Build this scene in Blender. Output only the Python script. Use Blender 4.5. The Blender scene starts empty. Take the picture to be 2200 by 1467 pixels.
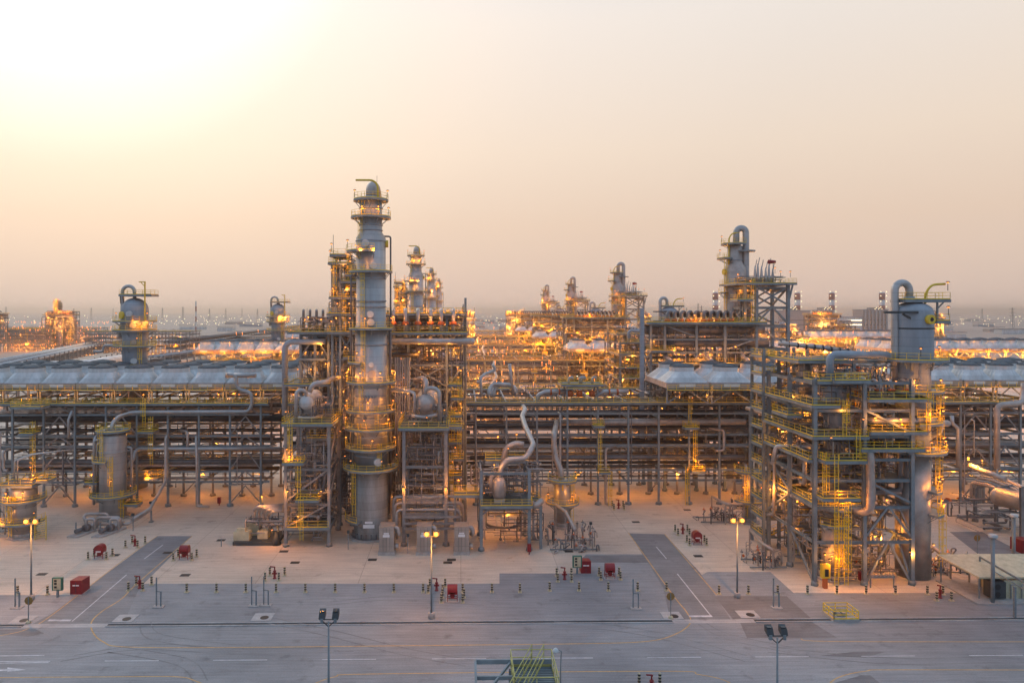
import bpy, math, random
from mathutils import Vector as V, Matrix
R = random.Random(11)
PI = math.pi
# ---------------------------------------------------------------- camera
F, CX, HZ, H = 1500.0, 1012.0, 668.0, 45.0
TH = math.atan(0.0146); s_, c_ = math.sin(TH), math.cos(TH)
sc = bpy.context.scene
C = sc.collection
cam = bpy.data.objects.new('camera', bpy.data.cameras.new('camera')); C.objects.link(cam)
cam.data.sensor_width = 36; cam.data.lens = 36*F/2200
cam.data.shift_x = (1100-CX)/2200; cam.data.shift_y = -(733.5-HZ)/2200
cam.data.clip_start = 1; cam.data.clip_end = 60000
cam.location = (0, 0, H); cam.rotation_euler = (PI/2, 0, -TH)
sc.camera = cam
# ---------------------------------------------------------------- world, sun, exposure
sc.view_settings.view_transform = 'Standard'; sc.view_settings.look = 'None'
sc.view_settings.exposure = 0.0; sc.view_settings.gamma = 1
SUN_AZ, SUN_EL = math.radians(-31), math.radians(31)      # azimuth from +Y, behind the haze
w = bpy.data.worlds.new('World'); sc.world = w; w.use_nodes = True
nt = w.node_tree; N = nt.nodes; L = nt.links
bg = N['Background']
def nd(t, **k):
    n = N.new(t)
    for a, b in k.items(): setattr(n, a, b)
    return n
def ramp(stops, fac):
    r = nd('ShaderNodeValToRGB'); e = r.color_ramp.elements
    e[0].position, e[0].color = stops[0][0], (*stops[0][1], 1)
    e[1].position, e[1].color = stops[-1][0], (*stops[-1][1], 1)
    for p, c in stops[1:-1]:
        x = e.new(p); x.color = (*c, 1)
    L.new(fac, r.inputs[0]); return r.outputs[0]
tc = nd('ShaderNodeTexCoord'); sx = nd('ShaderNodeSeparateXYZ'); L.new(tc.outputs['Generated'], sx.inputs[0])
front = ramp([(0.0, (.68, .54, .47)), (.03, (.69, .545, .465)), (.12, (.76, .59, .47)), (.22, (.83, .685, .56)), (.38, (.84, .765, .70)), (.62, (.56, .70, .88)), (1, (.45, .65, .93))], sx.outputs['Z'])
back = ramp([(0.0, (.46, .48, .58)), (.25, (.44, .57, .78)), (1, (.45, .65, .93))], sx.outputs['Z'])
mr = nd('ShaderNodeMapRange'); mr.inputs['From Min'].default_value = -.35; mr.inputs['From Max'].default_value = .55
L.new(sx.outputs['Y'], mr.inputs['Value'])
mx = nd('ShaderNodeMix', data_type='RGBA'); L.new(mr.outputs[0], mx.inputs[0]); L.new(back, mx.inputs[6]); L.new(front, mx.inputs[7])
dt = nd('ShaderNodeVectorMath', operation='DOT_PRODUCT'); L.new(tc.outputs['Generated'], dt.inputs[0])
dt.inputs[1].default_value = (math.sin(SUN_AZ)*math.cos(SUN_EL), math.cos(SUN_AZ)*math.cos(SUN_EL), math.sin(SUN_EL))
glow = ramp([(0.62, (0, 0, 0)), (.80, (.045, .03, .02)), (.89, (.11, .075, .045)), (.935, (.145, .10, .07)), (.965, (.22, .22, .22)), (.985, (.30, .34, .38)), (1, (.5, .54, .58))], dt.outputs['Value'])
ad = nd('ShaderNodeMix', data_type='RGBA', blend_type='ADD'); ad.inputs[0].default_value = 1
L.new(mx.outputs[2], ad.inputs[6]); L.new(glow, ad.inputs[7])
sky = nd('ShaderNodeTexSky', sky_type='NISHITA'); sky.sun_disc = False; sky.sun_elevation = SUN_EL; sky.sun_rotation = SUN_AZ
sky.dust_density = 6; sky.air_density = 1.5
sm = nd('ShaderNodeMix', data_type='RGBA', blend_type='ADD'); sm.inputs[0].default_value = .0065
L.new(ad.outputs[2], sm.inputs[6]); L.new(sky.outputs[0], sm.inputs[7])
L.new(sm.outputs[2], bg.inputs[0]); bg.inputs[1].default_value = 1.0
sl = bpy.data.lights.new('sun', 'SUN'); sl.energy = .5; sl.angle = math.radians(25); sl.color = (1, .86, .70)
so = bpy.data.objects.new('sun', sl); C.objects.link(so)
so.rotation_euler = V(dt.inputs[1].default_value).to_track_quat('Z', 'Y').to_euler()
sc.cycles.use_denoising = True; sc.cycles.max_bounces = 5; sc.cycles.volume_bounces = 0
sc.cycles.sample_clamp_indirect = 3; sc.cycles.use_light_tree = True
sc.cycles.volume_step_rate = 10
# ---------------------------------------------------------------- projection helpers (photo pixels -> world)
def X(px, D): u = (px-CX)/F; return D*(s_+u*c_)/(c_-u*s_)
def Z(py, D): return H+(HZ-py)/F*D
def P(px, py, D): return V((X(px, D), D, Z(py, D)))
def G(px, py):
    u = (px-CX)/F; t = H*F/(py-HZ); return V((t*(s_+u*c_), t*(c_-u*s_), 0))
# ---------------------------------------------------------------- materials
def mat(name, col, rough=.6, metal=0, var=.25, scale=1.2, bump=0, emit=0, streak=False, col2=None, seam=0):
    m = bpy.data.materials.new(name); m.use_nodes = True
    n = m.node_tree.nodes; l = m.node_tree.links; b = n['Principled BSDF']
    b.inputs['Roughness'].default_value = rough; b.inputs['Metallic'].default_value = metal
    b.inputs['Base Color'].default_value = (*col, 1)
    if emit:
        b.inputs['Emission Color'].default_value = (*col, 1); b.inputs['Emission Strength'].default_value = emit
        m.cycles.emission_sampling = 'NONE'; return m
    t = n.new('ShaderNodeTexCoord'); mp = n.new('ShaderNodeMapping'); l.new(t.outputs['Object'], mp.inputs[0])
    if streak: mp.inputs['Scale'].default_value = (1, 1, .18)
    no = n.new('ShaderNodeTexNoise'); no.inputs['Scale'].default_value = scale; no.inputs['Detail'].default_value = 6; no.inputs['Roughness'].default_value = .65
    l.new(mp.outputs[0], no.inputs[0])
    r = n.new('ShaderNodeValToRGB'); e = r.color_ramp.elements
    e[0].position, e[1].position = .3, .72
    c2 = col2 or tuple(c*(1-var) for c in col)
    e[0].color = (*c2, 1); e[1].color = (*[min(1, c*(1+var*.5)) for c in col], 1)
    l.new(no.outputs[0], r.inputs[0]); out = r.outputs[0]
    if streak or seam:     # cladding sheet seams, a course every 1.5 m
        sp = n.new('ShaderNodeSeparateXYZ'); l.new(t.outputs['Object'], sp.inputs[0])
        m1 = n.new('ShaderNodeMath'); m1.operation = 'DIVIDE'; m1.inputs[1].default_value = 1.5; l.new(sp.outputs['Z'], m1.inputs[0])
        m2 = n.new('ShaderNodeMath'); m2.operation = 'FRACT'; l.new(m1.outputs[0], m2.inputs[0])
        m3 = n.new('ShaderNodeMath'); m3.operation = 'LESS_THAN'; m3.inputs[1].default_value = .07; l.new(m2.outputs[0], m3.inputs[0])
        fl = n.new('ShaderNodeMath'); fl.operation = 'FLOOR'; l.new(m1.outputs[0], fl.inputs[0])
        wn = n.new('ShaderNodeTexWhiteNoise'); wn.noise_dimensions = '1D'; l.new(fl.outputs[0], wn.inputs['W'])
        q = n.new('ShaderNodeMapRange'); q.inputs['To Min'].default_value = .88; q.inputs['To Max'].default_value = 1.06; l.new(wn.outputs[0], q.inputs[0])
        m4 = n.new('ShaderNodeMath'); m4.operation = 'MULTIPLY_ADD'; m4.inputs[1].default_value = -.18; l.new(m3.outputs[0], m4.inputs[0]); l.new(q.outputs[0], m4.inputs[2])
        x = n.new('ShaderNodeVectorMath'); x.operation = 'SCALE'; l.new(out, x.inputs[0]); l.new(m4.outputs[0], x.inputs['Scale']); out = x.outputs[0]
    l.new(out, b.inputs['Base Color'])
    if bump:
        bp = n.new('ShaderNodeBump'); bp.inputs['Strength'].default_value = bump; bp.inputs['Distance'].default_value = .05
        l.new(no.outputs[0], bp.inputs['Height']); l.new(bp.outputs[0], b.inputs['Normal'])
    return m
M = dict(
 steel=mat('painted_steel', (.195, .235, .255), .5, .1, .35, .6),
 steelb=mat('weathered_steel', (.25, .235, .225), .6, .1, .4, .5),
 dark=mat('dark_steel', (.045, .055, .06), .6, .1),
 grate=mat('floor_grating', (.10, .125, .13), .7, .2, .3, 2),
 clad=mat('aluminium_cladding', (.40, .395, .39), .42, .45, .3, .35, .05, streak=True),
 cladw=mat('warm_cladding', (.41, .365, .335), .45, .4, .35, .45, .05),
 cladd=mat('dull_cladding', (.155, .155, .16), .5, .3, .4, .5),
 cladk=mat('dark_pipe_paint', (.05, .05, .055), .5, .2, .4, .5),
 paint=mat('grey_paint', (.27, .31, .35), .55, 0, .25, .5, streak=True),
 skirt=mat('stained_fireproofing', (.30, .315, .31), .75, 0, .3, .35, .1, streak=True, col2=(.14, .125, .11)),
 white=mat('white_panel', (.54, .565, .57), .5, 0, .38, .35, streak=True),
 pinkish=mat('beige_louvre', (.40, .33, .30), .6, 0, .3, .8),
 yel=mat('safety_yellow', (.80, .53, .035), .5, 0, .2, 1),
 yelw=mat('yellow_blank', (.62, .42, .03), .5, 0, .1, 1),
 red=mat('fire_red', (.21, .009, .015), .4, 0, .25, 2),
 orange=mat('orange_band', (.5, .12, .03), .6, 0, .3, 2),
 black=mat('black_rubber', (.012, .012, .014), .6),
 cream=mat('cream_paint', (.50, .45, .30), .5, 0, .3, 1),
 green=mat('panel_green', (.03, .14, .10), .5),
 stopback=mat('sign_back', (.30, .16, .04), .6, 0, .25, 3),
 signw=mat('sign_white', (.7, .7, .7), .5, 0, .05),
 blockc=mat('foundation_concrete', (.36, .34, .32), .85, 0, .25, 1, .2),
 box=mat('cabinet_beige', (.36, .31, .27), .5, .2, .25, .9, streak=True),
 bulb=mat('sodium_lamp', (1, .31, .055), emit=2.8),
 bulbw=mat('white_lamp', (1, .88, .62), emit=3),
 bulbf=mat('far_lamp', (1, .80, .45), emit=3),
 yelp=mat('faded_yellow', (.42, .39, .13), .6, 0, .25, 1),
 hazedred=mat('haze_tinted_red', (.26, .10, .09), .7, 0, .2, 1),  # chimney band red, greyed toward pink: distance haze mixed into the colour
 guard=mat('fan_mesh', (.075, .10, .115), .8, 0, .2, 2),
 glass=mat('lamp_glass', (.05, .07, .09), .15, .2, .2, 3),
)
# ---------------------------------------------------------------- mesh builder
class MB:
    def __init__(s): s.v = []; s.f = []; s.sm = []
    def add(s, vs, fs, sm=False):
        o = len(s.v); s.v += [tuple(v) for v in vs]
        s.f += [tuple(o+i for i in f) for f in fs]; s.sm += [sm]*len(fs); return s
    def box(s, x0, y0, z0, x1, y1, z1):
        return s.add([(x0,y0,z0),(x1,y0,z0),(x1,y1,z0),(x0,y1,z0),(x0,y0,z1),(x1,y0,z1),(x1,y1,z1),(x0,y1,z1)],
                     [(0,3,2,1),(4,5,6,7),(0,1,5,4),(1,2,6,5),(2,3,7,6),(3,0,4,7)])
    def bar(s, p, q, w, h=None, roll=0):
        p, q = V(p), V(q); d = q-p
        if d.length < 1e-6: return s
        d.normalize(); h = h or w
        up = V((0,0,1)) if abs(d.z) < .95 else V((0,1,0))
        a = d.cross(up).normalized(); b = a.cross(d)
        a, b = a*w/2, b*h/2
        return s.add([p-a-b, p+a-b, p+a+b, p-a+b, q-a-b, q+a-b, q+a+b, q-a+b],
                     [(0,3,2,1),(4,5,6,7),(0,1,5,4),(1,2,6,5),(2,3,7,6),(3,0,4,7)])
    def hb(s, p, q, w, h=None):          # H section
        p, q = V(p), V(q); d = (q-p).normalized(); h = h or w
        up = V((0,0,1)) if abs(d.z) < .95 else V((0,1,0))
        a = d.cross(up).normalized(); b = a.cross(d); t = w*.14
        pr = [(-w/2,-h/2),(w/2,-h/2),(w/2,-h/2+t),(t/2,-h/2+t),(t/2,h/2-t),(w/2,h/2-t),(w/2,h/2),(-w/2,h/2),(-w/2,h/2-t),(-t/2,h/2-t),(-t/2,-h/2+t),(-w/2,-h/2+t)]
        n = 12
        vs = [p+a*x+b*y for x, y in pr]+[q+a*x+b*y for x, y in pr]
        return s.add(vs, [(i,(i+1)%n,(i+1)%n+n,i+n) for i in range(n)]+[tuple(range(n-1,-1,-1)), tuple(range(n,2*n))])
    def tube(s, pts, r, n=10, bend=None, flat=False):
        pts = [V(p) for p in pts]; bend = (2.0*r if bend is None else bend)
        path = [pts[0]]
        for i in range(1, len(pts)-1):
            a, b, c = pts[i-1], pts[i], pts[i+1]
            u, v = (a-b), (c-b); lu, lv = u.length, v.length
            if lu < 1e-5 or lv < 1e-5: continue
            u, v = u/lu, v/lv; ang = u.angle(v)
            if ang > PI-.05: path.append(b); continue
            t = min(bend/math.tan(ang/2), lu*.49, lv*.49); rad = t*math.tan(ang/2)
            ctr = b+(u+v).normalized()*(rad/math.sin(ang/2))
            st, en = b+u*t-ctr, b+v*t-ctr; tot = st.angle(en); k = max(2, int(tot/.4)+1)
            for j in range(k+1):
                f = j/k; path.append(ctr+(st*math.sin((1-f)*tot)+en*math.sin(f*tot))/math.sin(tot))
        path.append(pts[-1])
        path = [p for i, p in enumerate(path) if i == 0 or (p-path[i-1]).length > 1e-4]
        if len(path) < 2: return s
        vs = []; ref = None
        for i, p in enumerate(path):
            d = (path[min(i+1, len(path)-1)]-path[max(i-1, 0)]).normalized()
            if ref is None: ref = d.orthogonal().normalized()
            ref = (ref-d*ref.dot(d)).normalized(); b = d.cross(ref)
            vs += [p+(ref*math.cos(2*PI*j/n)+b*math.sin(2*PI*j/n))*r for j in range(n)]
        m = len(path)
        s.add(vs, [(i*n+j, i*n+(j+1)%n, (i+1)*n+(j+1)%n, (i+1)*n+j) for i in range(m-1) for j in range(n)], True)
        o = len(s.v)-len(vs)
        s.f += [tuple(o+j for j in range(n-1,-1,-1)), tuple(o+(m-1)*n+j for j in range(n))]; s.sm += [False]*2
        return s
    def lathe(s, prof, c, n=28, axis='z', sm=True):
        c = V(c); vs = []
        for r, z in prof:
            for j in range(n):
                a = 2*PI*j/n; x, y = r*math.cos(a), r*math.sin(a)
                vs.append(c+(V((x,y,z)) if axis == 'z' else V((z,x,y)) if axis == 'x' else V((x,z,y))))
        m = len(prof)
        s.add(vs, [(i*n+j, i*n+(j+1)%n, (i+1)*n+(j+1)%n, (i+1)*n+j) for i in range(m-1) for j in range(n)], sm)
        o = len(s.v)-len(vs)
        if prof[0][0] > 1e-3: s.f.append(tuple(o+j for j in range(n-1,-1,-1))); s.sm.append(False)
        if prof[-1][0] > 1e-3: s.f.append(tuple(o+(m-1)*n+j for j in range(n))); s.sm.append(False)
        return s
    def ball(s, c, r, n=8):
        return s.lathe([(r*math.sin(PI*i/n)+1e-4, -r*math.cos(PI*i/n)) for i in range(n+1)], c, n+2)
    def ring(s, c, r0, r1, z0, z1, a0=0, a1=360, n=28):   # flat annular sector with thickness
        full = a1-a0 >= 359.9; k = max(3, int(n*(a1-a0)/360)); vs = []
        for i in range(k+1):
            a = math.radians(a0+(a1-a0)*i/k); x, y = math.cos(a), math.sin(a)
            vs += [(c[0]+r0*x, c[1]+r0*y, z0), (c[0]+r1*x, c[1]+r1*y, z0), (c[0]+r1*x, c[1]+r1*y, z1), (c[0]+r0*x, c[1]+r0*y, z1)]
        fs = [(4*i+j, 4*i+(j+1)%4, 4*i+4+(j+1)%4, 4*i+4+j) for i in range(k) for j in range(4)]
        if not full: fs += [(0,1,2,3), (4*k+3,4*k+2,4*k+1,4*k)]
        return s.add(vs, fs)
    def poly(s, pts, z, t=None):
        n = len(pts)
        if t is None: return s.add([(p[0], p[1], z) for p in pts], [tuple(range(n))])
        return s.add([(p[0],p[1],z) for p in pts]+[(p[0],p[1],z+t) for p in pts],
                     [tuple(range(n-1,-1,-1)), tuple(range(n,2*n))]+[(i,(i+1)%n,(i+1)%n+n,i+n) for i in range(n)])
    def rail(s, pts, h=1.15, step=2.0, w=.055, z=None, closed=False):
        pts = [V(p) for p in pts]
        if closed: pts.append(pts[0])
        for a, b in zip(pts, pts[1:]):
            for k in (1.0, .55): s.bar(a+V((0,0,h*k)), b+V((0,0,h*k)), w, w)
            s.bar(a+V((0,0,.08)), b+V((0,0,.08)), .03, .16)
            n = max(1, int((b-a).length/step+.5))
            for i in range(n):
                q = a.lerp(b, i/n); s.bar(q, q+V((0,0,h)), w)
        s.bar(pts[-1], pts[-1]+V((0,0,h)), w); return s
    def arail(s, c, r, z, a0, a1, h=1.15, w=.055):
        k = max(3, int(abs(a1-a0)*PI/180*r/1.6))
        pts = [(c[0]+r*math.cos(math.radians(a0+(a1-a0)*i/k)), c[1]+r*math.sin(math.radians(a0+(a1-a0)*i/k)), z) for i in range(k+1)]
        return s.rail(pts, h, 9, w)
    def build(s, name, m, parent=None, **props):
        me = bpy.data.meshes.new(name); off = V((0,0,0))
        if parent is not None:
            p = parent
            while p is not None: off += V(p.location); p = p.parent
        me.from_pydata([(v[0]-off.x, v[1]-off.y, v[2]-off.z) for v in s.v], [], s.f)
        me.polygons.foreach_set('use_smooth', s.sm)
        me.materials.append(M[m] if isinstance(m, str) else m)
        if any(s.sm) and not all(s.sm):
            pass
        o = bpy.data.objects.new(name, me); C.objects.link(o)
        if parent is not None: o.parent = parent
        for k, v in props.items(): o[k] = v
        return o
def tag(o, label, cat=None, group=None, kind=None):
    if label: o['label'] = label
    if cat: o['category'] = cat
    if group: o['group'] = group
    if kind: o['kind'] = kind
    return o
def thing(name, label, cat, loc=(0,0,0), group=None):
    o = bpy.data.objects.new(name, None); C.objects.link(o); o.location = loc
    return tag(o, label, cat, group)
def dup(o, parent=None):
    c = o.copy(); C.objects.link(c); c.parent = parent
    for ch in o.children: dup(ch, c)
    return c
LAMP = MB().bar((0,0,0), (0,0,-1.3), .08).lathe([(.12,0),(.30,-.12),(.32,-.2)], (0,0,.3), 8)
def _mesh(mb, name, m):
    o = mb.build(name, m); me = o.data; bpy.data.objects.remove(o); return me
LAMP_ME = _mesh(LAMP, 'lamp', 'dark')
BULB_ME = _mesh(MB().ball((0,-.02,0), .16, 6), 'bulb', 'bulb')
BULBW_ME = _mesh(MB().ball((0,-.02,0), .15, 6), 'bulb', 'bulbw')
LIGHTS = {}
def light(pos, power, parent, col=(1, .34, .04), r=.1):
    k = (round(power), col)
    if k not in LIGHTS:
        d = bpy.data.lights.new('glow', 'POINT'); d.energy = power; d.color = col; d.shadow_soft_size = r; LIGHTS[k] = d
    o = bpy.data.objects.new('glow', LIGHTS[k]); C.objects.link(o); o.parent = parent; o.location = pos; return o
def lamp(root, pos, power=0, white=False):
    """post lamp standing on a platform: pos is its foot"""
    rel = V(pos)-V(root.location)+V((0,0,1.9))
    a = bpy.data.objects.new('lamp', LAMP_ME); C.objects.link(a); a.parent = root; a.location = rel
    b = bpy.data.objects.new('bulb', BULBW_ME if white else BULB_ME); C.objects.link(b); b.parent = a; b.location = (0,0,.08)
    if power: light((0, -.85, -.25), power*1.1, a, (1,.60,.25) if white else (1,.34,.04))
    return a
# ---------------------------------------------------------------- recurring assemblies
def ladder(root, x, y, z0, z1, m='yel', face=-1, cage=True):
    l = MB()
    for sx in (-.3, .3): l.bar((x+sx, y, z0), (x+sx, y, z1+1.1), .08)
    z = z0+.4
    while z < z1: l.bar((x-.3, y, z), (x+.3, y, z), .05); z += .6
    lo = l.build('ladder', m, root)
    if cage and z1-z0 > 4:
        c = MB(); zz = z0+2.4
        while zz < z1+1:
            c.add([(x-.42, y, zz), (x-.42, y+face*.7, zz), (x+.42, y+face*.7, zz), (x+.42, y, zz), (x-.42, y, zz+.09), (x-.42, y+face*.7, zz+.09), (x+.42, y+face*.7, zz+.09), (x+.42, y, zz+.09)],
                  [(0,1,5,4), (1,2,6,5), (2,3,7,6)]); zz += 1.35
        for dx in (-.42, 0, .42): c.bar((x+dx, y+face*.7, z0+2.4), (x+dx, y+face*.7, z1+1), .045)
        c.build('cage', m, lo)
    return lo
def deck(root, x0, x1, y0, y1, z, sides='fblr', m='steel', rm='yel', th=.45, name='deck'):
    d = MB(); d.box(x0, y0, z-.06, x1, y1, z)
    o = d.build(name, 'grate', root)
    e = MB()
    for a, b in (((x0,y0),(x1,y0)), ((x1,y0),(x1,y1)), ((x1,y1),(x0,y1)), ((x0,y1),(x0,y0))): e.bar((*a, z-.07-th/2), (*b, z-.07-th/2), .2, th)
    n = int((x1-x0)/3)
    for i in range(1, n): e.bar((x0+(x1-x0)*i/n, y0, z-.07-th/2), (x0+(x1-x0)*i/n, y1, z-.07-th/2), .12, th*.8)
    e.build('deck_beam', m, o)
    r = MB(); i = .05; q = {'f': ((x0+i,y0+i,z),(x1-i,y0+i,z)), 'b': ((x0+i,y1-i,z),(x1-i,y1-i,z)), 'l': ((x0+i,y0+i,z),(x0+i,y1-i,z)), 'r': ((x1-i,y0+i,z),(x1-i,y1-i,z))}
    for k in sides: r.rail(q[k])
    if sides: r.build('railing', rm, o)
    return o
def ringdeck(root, c, r0, r1, z, a0, a1, rm='yel', m='steel'):
    d = MB().ring(c, r0, r1, z-.38, z, a0, a1)
    n = max(2, int((a1-a0)/45))
    for i in range(n+1):
        a = math.radians(a0+(a1-a0)*i/n); x, y = math.cos(a), math.sin(a)
        d.bar((c[0]+r0*x, c[1]+r0*y, z-1.6), (c[0]+(r1-.15)*x, c[1]+(r1-.15)*y, z-.25), .12)
    o = d.build('platform', m, root)
    MB().arail(c, r1-.05, z, a0, a1).build('railing', rm, o)
    return o
def frame(root, xs, ys, zs, cw=.45, m='steel', brace=(), bm=None, base=True, skip=()):
    """columns at every (x,y) from zs[0] to zs[-1]; beams at the other levels; brace: list of (face, bay, level, style)"""
    for i, x in enumerate(xs):
        for j, y in enumerate(ys):
            if (i, j) in skip: continue
            c = MB().hb((x, y, zs[0]), (x, y, zs[-1]), cw, cw)
            if base and zs[0] < 1: c.lathe([(cw*1.15, 0), (cw*1.0, .7)], (x, y, 0), 4)
            c.build('column', m, root)
    for z in zs[1:]:
        b = MB(); bw = cw*.8
        for y in ys: b.hb((xs[0], y, z-bw/2-.42), (xs[-1], y, z-bw/2-.42), bw*.7, bw)
        for x in xs: b.hb((x, ys[0], z-bw/2-.43), (x, ys[-1], z-bw/2-.43), bw*.7, bw)
        b.build('floor_beam', bm or m, root)
    for f, bay, lv, st in brace:
        z0, z1 = zs[lv], zs[lv+1]-.5
        if f in 'fb': y = ys[0 if f == 'f' else -1]; p = lambda t, z: (xs[bay]+(xs[bay+1]-xs[bay])*t, y, z)
        else: x = xs[0 if f == 'l' else -1]; p = lambda t, z: (x, ys[bay]+(ys[bay+1]-ys[bay])*t, z)
        b = MB(); bw = cw*.55
        if st == '/': b.bar(p(0, z0), p(1, z1), bw)
        if st == '\\': b.bar(p(1, z0), p(0, z1), bw)
        if st == 'x': b.bar(p(0, z0), p(1, z1), bw); b.bar(p(1, z0), p(0, z1), bw)
        if st == 'A': b.bar(p(0, z0), p(.5, z1), bw); b.bar(p(1, z0), p(.5, z1), bw)
        if st == 'V': b.bar(p(0, z1), p(.5, z0), bw); b.bar(p(1, z1), p(.5, z0), bw)
        b.build('brace', bm or m, root)
def clutter(root, x0, x1, y0, y1, z0, z1, n, rmin=.06, rmax=.28, mats=('cladw', 'cladd', 'clad', 'cladd', 'steelb'), seed=None):
    r = random.Random(seed if seed is not None else R.random())
    for i in range(n):
        p = V((r.uniform(x0, x1), r.uniform(y0, y1), r.uniform(z0, z1))); pts = [p]; ax = r.choice('xxyzz'); rad = rmin+(rmax-rmin)*r.random()**2
        for k in range(r.choice((2, 3, 3, 4))):
            q = V(pts[-1]); lo, hi = dict(x=(x0, x1), y=(y0, y1), z=(z0, z1))[ax]; v = r.uniform(lo, hi)
            if k == 0 and ax == 'x': v = x0 if abs(p.x-x1) < abs(p.x-x0) else x1
            setattr(q, ax, v); pts.append(q); ax = r.choice([a for a in 'xyz' if a != ax])
        t = MB().tube(pts, rad, 7 if rad < .15 else 9)
        for q in (pts[0], pts[-1]): t.ball(q, rad*1.5, 4)
        t.build('pipe', r.choice(mats), root)
def tubing(root, x0, x1, y0, y1, z0, z1, n, seed, mats=('clad', 'cladd', 'steelb'), rmax=.13, name='small_piping'):
    r = random.Random(seed)
    for m in mats:
        b = MB()
        for i in range(n//len(mats)):
            p = V((r.uniform(x0, x1), r.uniform(y0, y1), r.uniform(z0, z1))); ax = r.choice('xxyzz'); pts = [p]; rad = r.uniform(.05, rmax)
            for k in range(r.choice((1, 2, 3, 3))):
                q = V(pts[-1]); lo, hi = dict(x=(x0, x1), y=(y0, y1), z=(z0, z1))[ax]; v = getattr(q, ax)+r.choice((-1, 1))*r.uniform(1, 6)
                setattr(q, ax, min(hi, max(lo, v))); pts.append(q); ax = r.choice([a for a in 'xyz' if a != ax])
            b.tube(pts, rad, 5, rad*2)
            if i % 3 == 0: b.ball(pts[-1], rad*2.4, 4)
            if i % 5 == 0: b.bar(p, (p.x, p.y, max(z0, p.z-2.5)), .12)
        b.build(name, m, root, kind='stuff')
def pipe(label, pts, r, m='clad', flanges=(), name='pipe', cat='pipe', group=None, n=14, bend=None, supports=()):
    o = MB().tube(pts, r, n, bend).build(name, m); tag(o, label, cat, group)
    for a, b in flanges:
        MB().tube([a, b], r*1.45, n).build('flange', 'cladd' if r < .3 else 'orange', o)
    for x, y, z in supports:
        MB().bar((x, y, 0), (x, y, z-r), .28).box(x-.4, y-.4, 0, x+.4, y+.4, .25).build('support', 'steel', o)
    return o
TRAIN = []      # things repeated in the plant trains behind: (thing, label stem)
def train(o, stem): TRAIN.append((o, stem)); return o
# ================================================================ ground, roads, markings
def groundmat(name, c1, c2, s1, s2, joint=None, dark=None):
    m = bpy.data.materials.new(name); m.use_nodes = True
    n = m.node_tree.nodes; l = m.node_tree.links; b = n['Principled BSDF']; b.inputs['Roughness'].default_value = .8
    t = n.new('ShaderNodeTexCoord')
    def noise(sc, detail=8, stretch=None, seed=0):
        mp = n.new('ShaderNodeMapping'); l.new(t.outputs['Object'], mp.inputs[0]); mp.inputs['Location'].default_value = (seed, seed*2, 0)
        if stretch: mp.inputs['Scale'].default_value = stretch
        o = n.new('ShaderNodeTexNoise'); o.inputs['Scale'].default_value = sc; o.inputs['Detail'].default_value = detail; o.inputs['Roughness'].default_value = .62
        l.new(mp.outputs[0], o.inputs[0]); return o.outputs[0]
    def rmp(f, p0, p1, a, bb):
        r = n.new('ShaderNodeValToRGB'); e = r.color_ramp.elements; e[0].position, e[1].position = p0, p1
        e[0].color, e[1].color = (*a, 1), (*bb, 1); l.new(f, r.inputs[0]); return r.outputs[0]
    def mul(a, bb, f=1):
        x = n.new('ShaderNodeMix'); x.data_type = 'RGBA'; x.blend_type = 'MULTIPLY'; x.inputs[0].default_value = f
        l.new(a, x.inputs[6]); l.new(bb, x.inputs[7]); return x.outputs[2]
    base = rmp(noise(s1), .3, .7, c1, c2)
    base = mul(base, rmp(noise(s2, 5, None, 7), .35, .6, (.72, .72, .74), (1, 1, 1)))
    base = mul(base, rmp(noise(2.2, 3, (.05, 1.2, 1), 3), .34, .6, (.74, .74, .755), (1.0, 1.0, 1.0)), .9)
    base = mul(base, rmp(noise(.35, 6, (1, 1, 1), 21), .58, .72, (1, 1, 1), (.60, .59, .60)), .8)
    base = mul(base, rmp(noise(4.5, 6, None, 40), .35, .62, (.84, .84, .84), (1.04, 1.04, 1.04)), .8)
    if joint:
        br = n.new('ShaderNodeTexBrick'); l.new(t.outputs['Object'], br.inputs[0]); br.offset = 0
        br.inputs['Color1'].default_value = (1, 1, 1, 1); br.inputs['Color2'].default_value = (.93, .92, .92, 1); br.inputs['Mortar'].default_value = (.62, .60, .60, 1)
        br.inputs['Scale'].default_value = 1; br.inputs['Mortar Size'].default_value = .05; br.inputs['Brick Width'].default_value = joint; br.inputs['Row Height'].default_value = joint
        base = mul(base, br.outputs[0])
    l.new(base, b.inputs['Base Color'])
    bp = n.new('ShaderNodeBump'); bp.inputs['Strength'].default_value = .35; bp.inputs['Distance'].default_value = .03
    l.new(noise(9, 4), bp.inputs['Height']); l.new(bp.outputs[0], b.inputs['Normal'])
    return m
M['asphalt'] = groundmat('asphalt', (.245, .256, .262), (.335, .345, .352), .09, .03)
M['asphalt2'] = groundmat('asphalt_side', (.195, .20, .203), (.262, .268, .272), .15, .05)
M['asphalt3'] = groundmat('asphalt_patch', (.165, .165, .168), (.23, .23, .232), .2, .08)
M['conc'] = groundmat('concrete_apron', (.60, .495, .385), (.74, .62, .49), .07, .025, 17.0)
M['concl'] = groundmat('pale_concrete', (.40, .395, .385), (.50, .49, .475), .3, .2)
M['desert'] = groundmat('desert_sand', (.36, .29, .235), (.50, .42, .35), .004, .0011)
M['mark'] = groundmat('white_marking', (.62, .63, .64), (.72, .73, .74), 2, 1)
M['marky'] = groundmat('yellow_marking', (.60, .36, .12), (.72, .46, .18), 2, 1)
def struct(mb, name, m): return tag(mb.build(name, m), None, None, None, 'structure')
g = MB()
g.add([(-30000,-200,-.02), (30000,-200,-.02), (30000,30000,-.02), (-30000,30000,-.02)], [(0,1,2,3)]); struct(g, 'desert_ground', 'desert')
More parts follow.
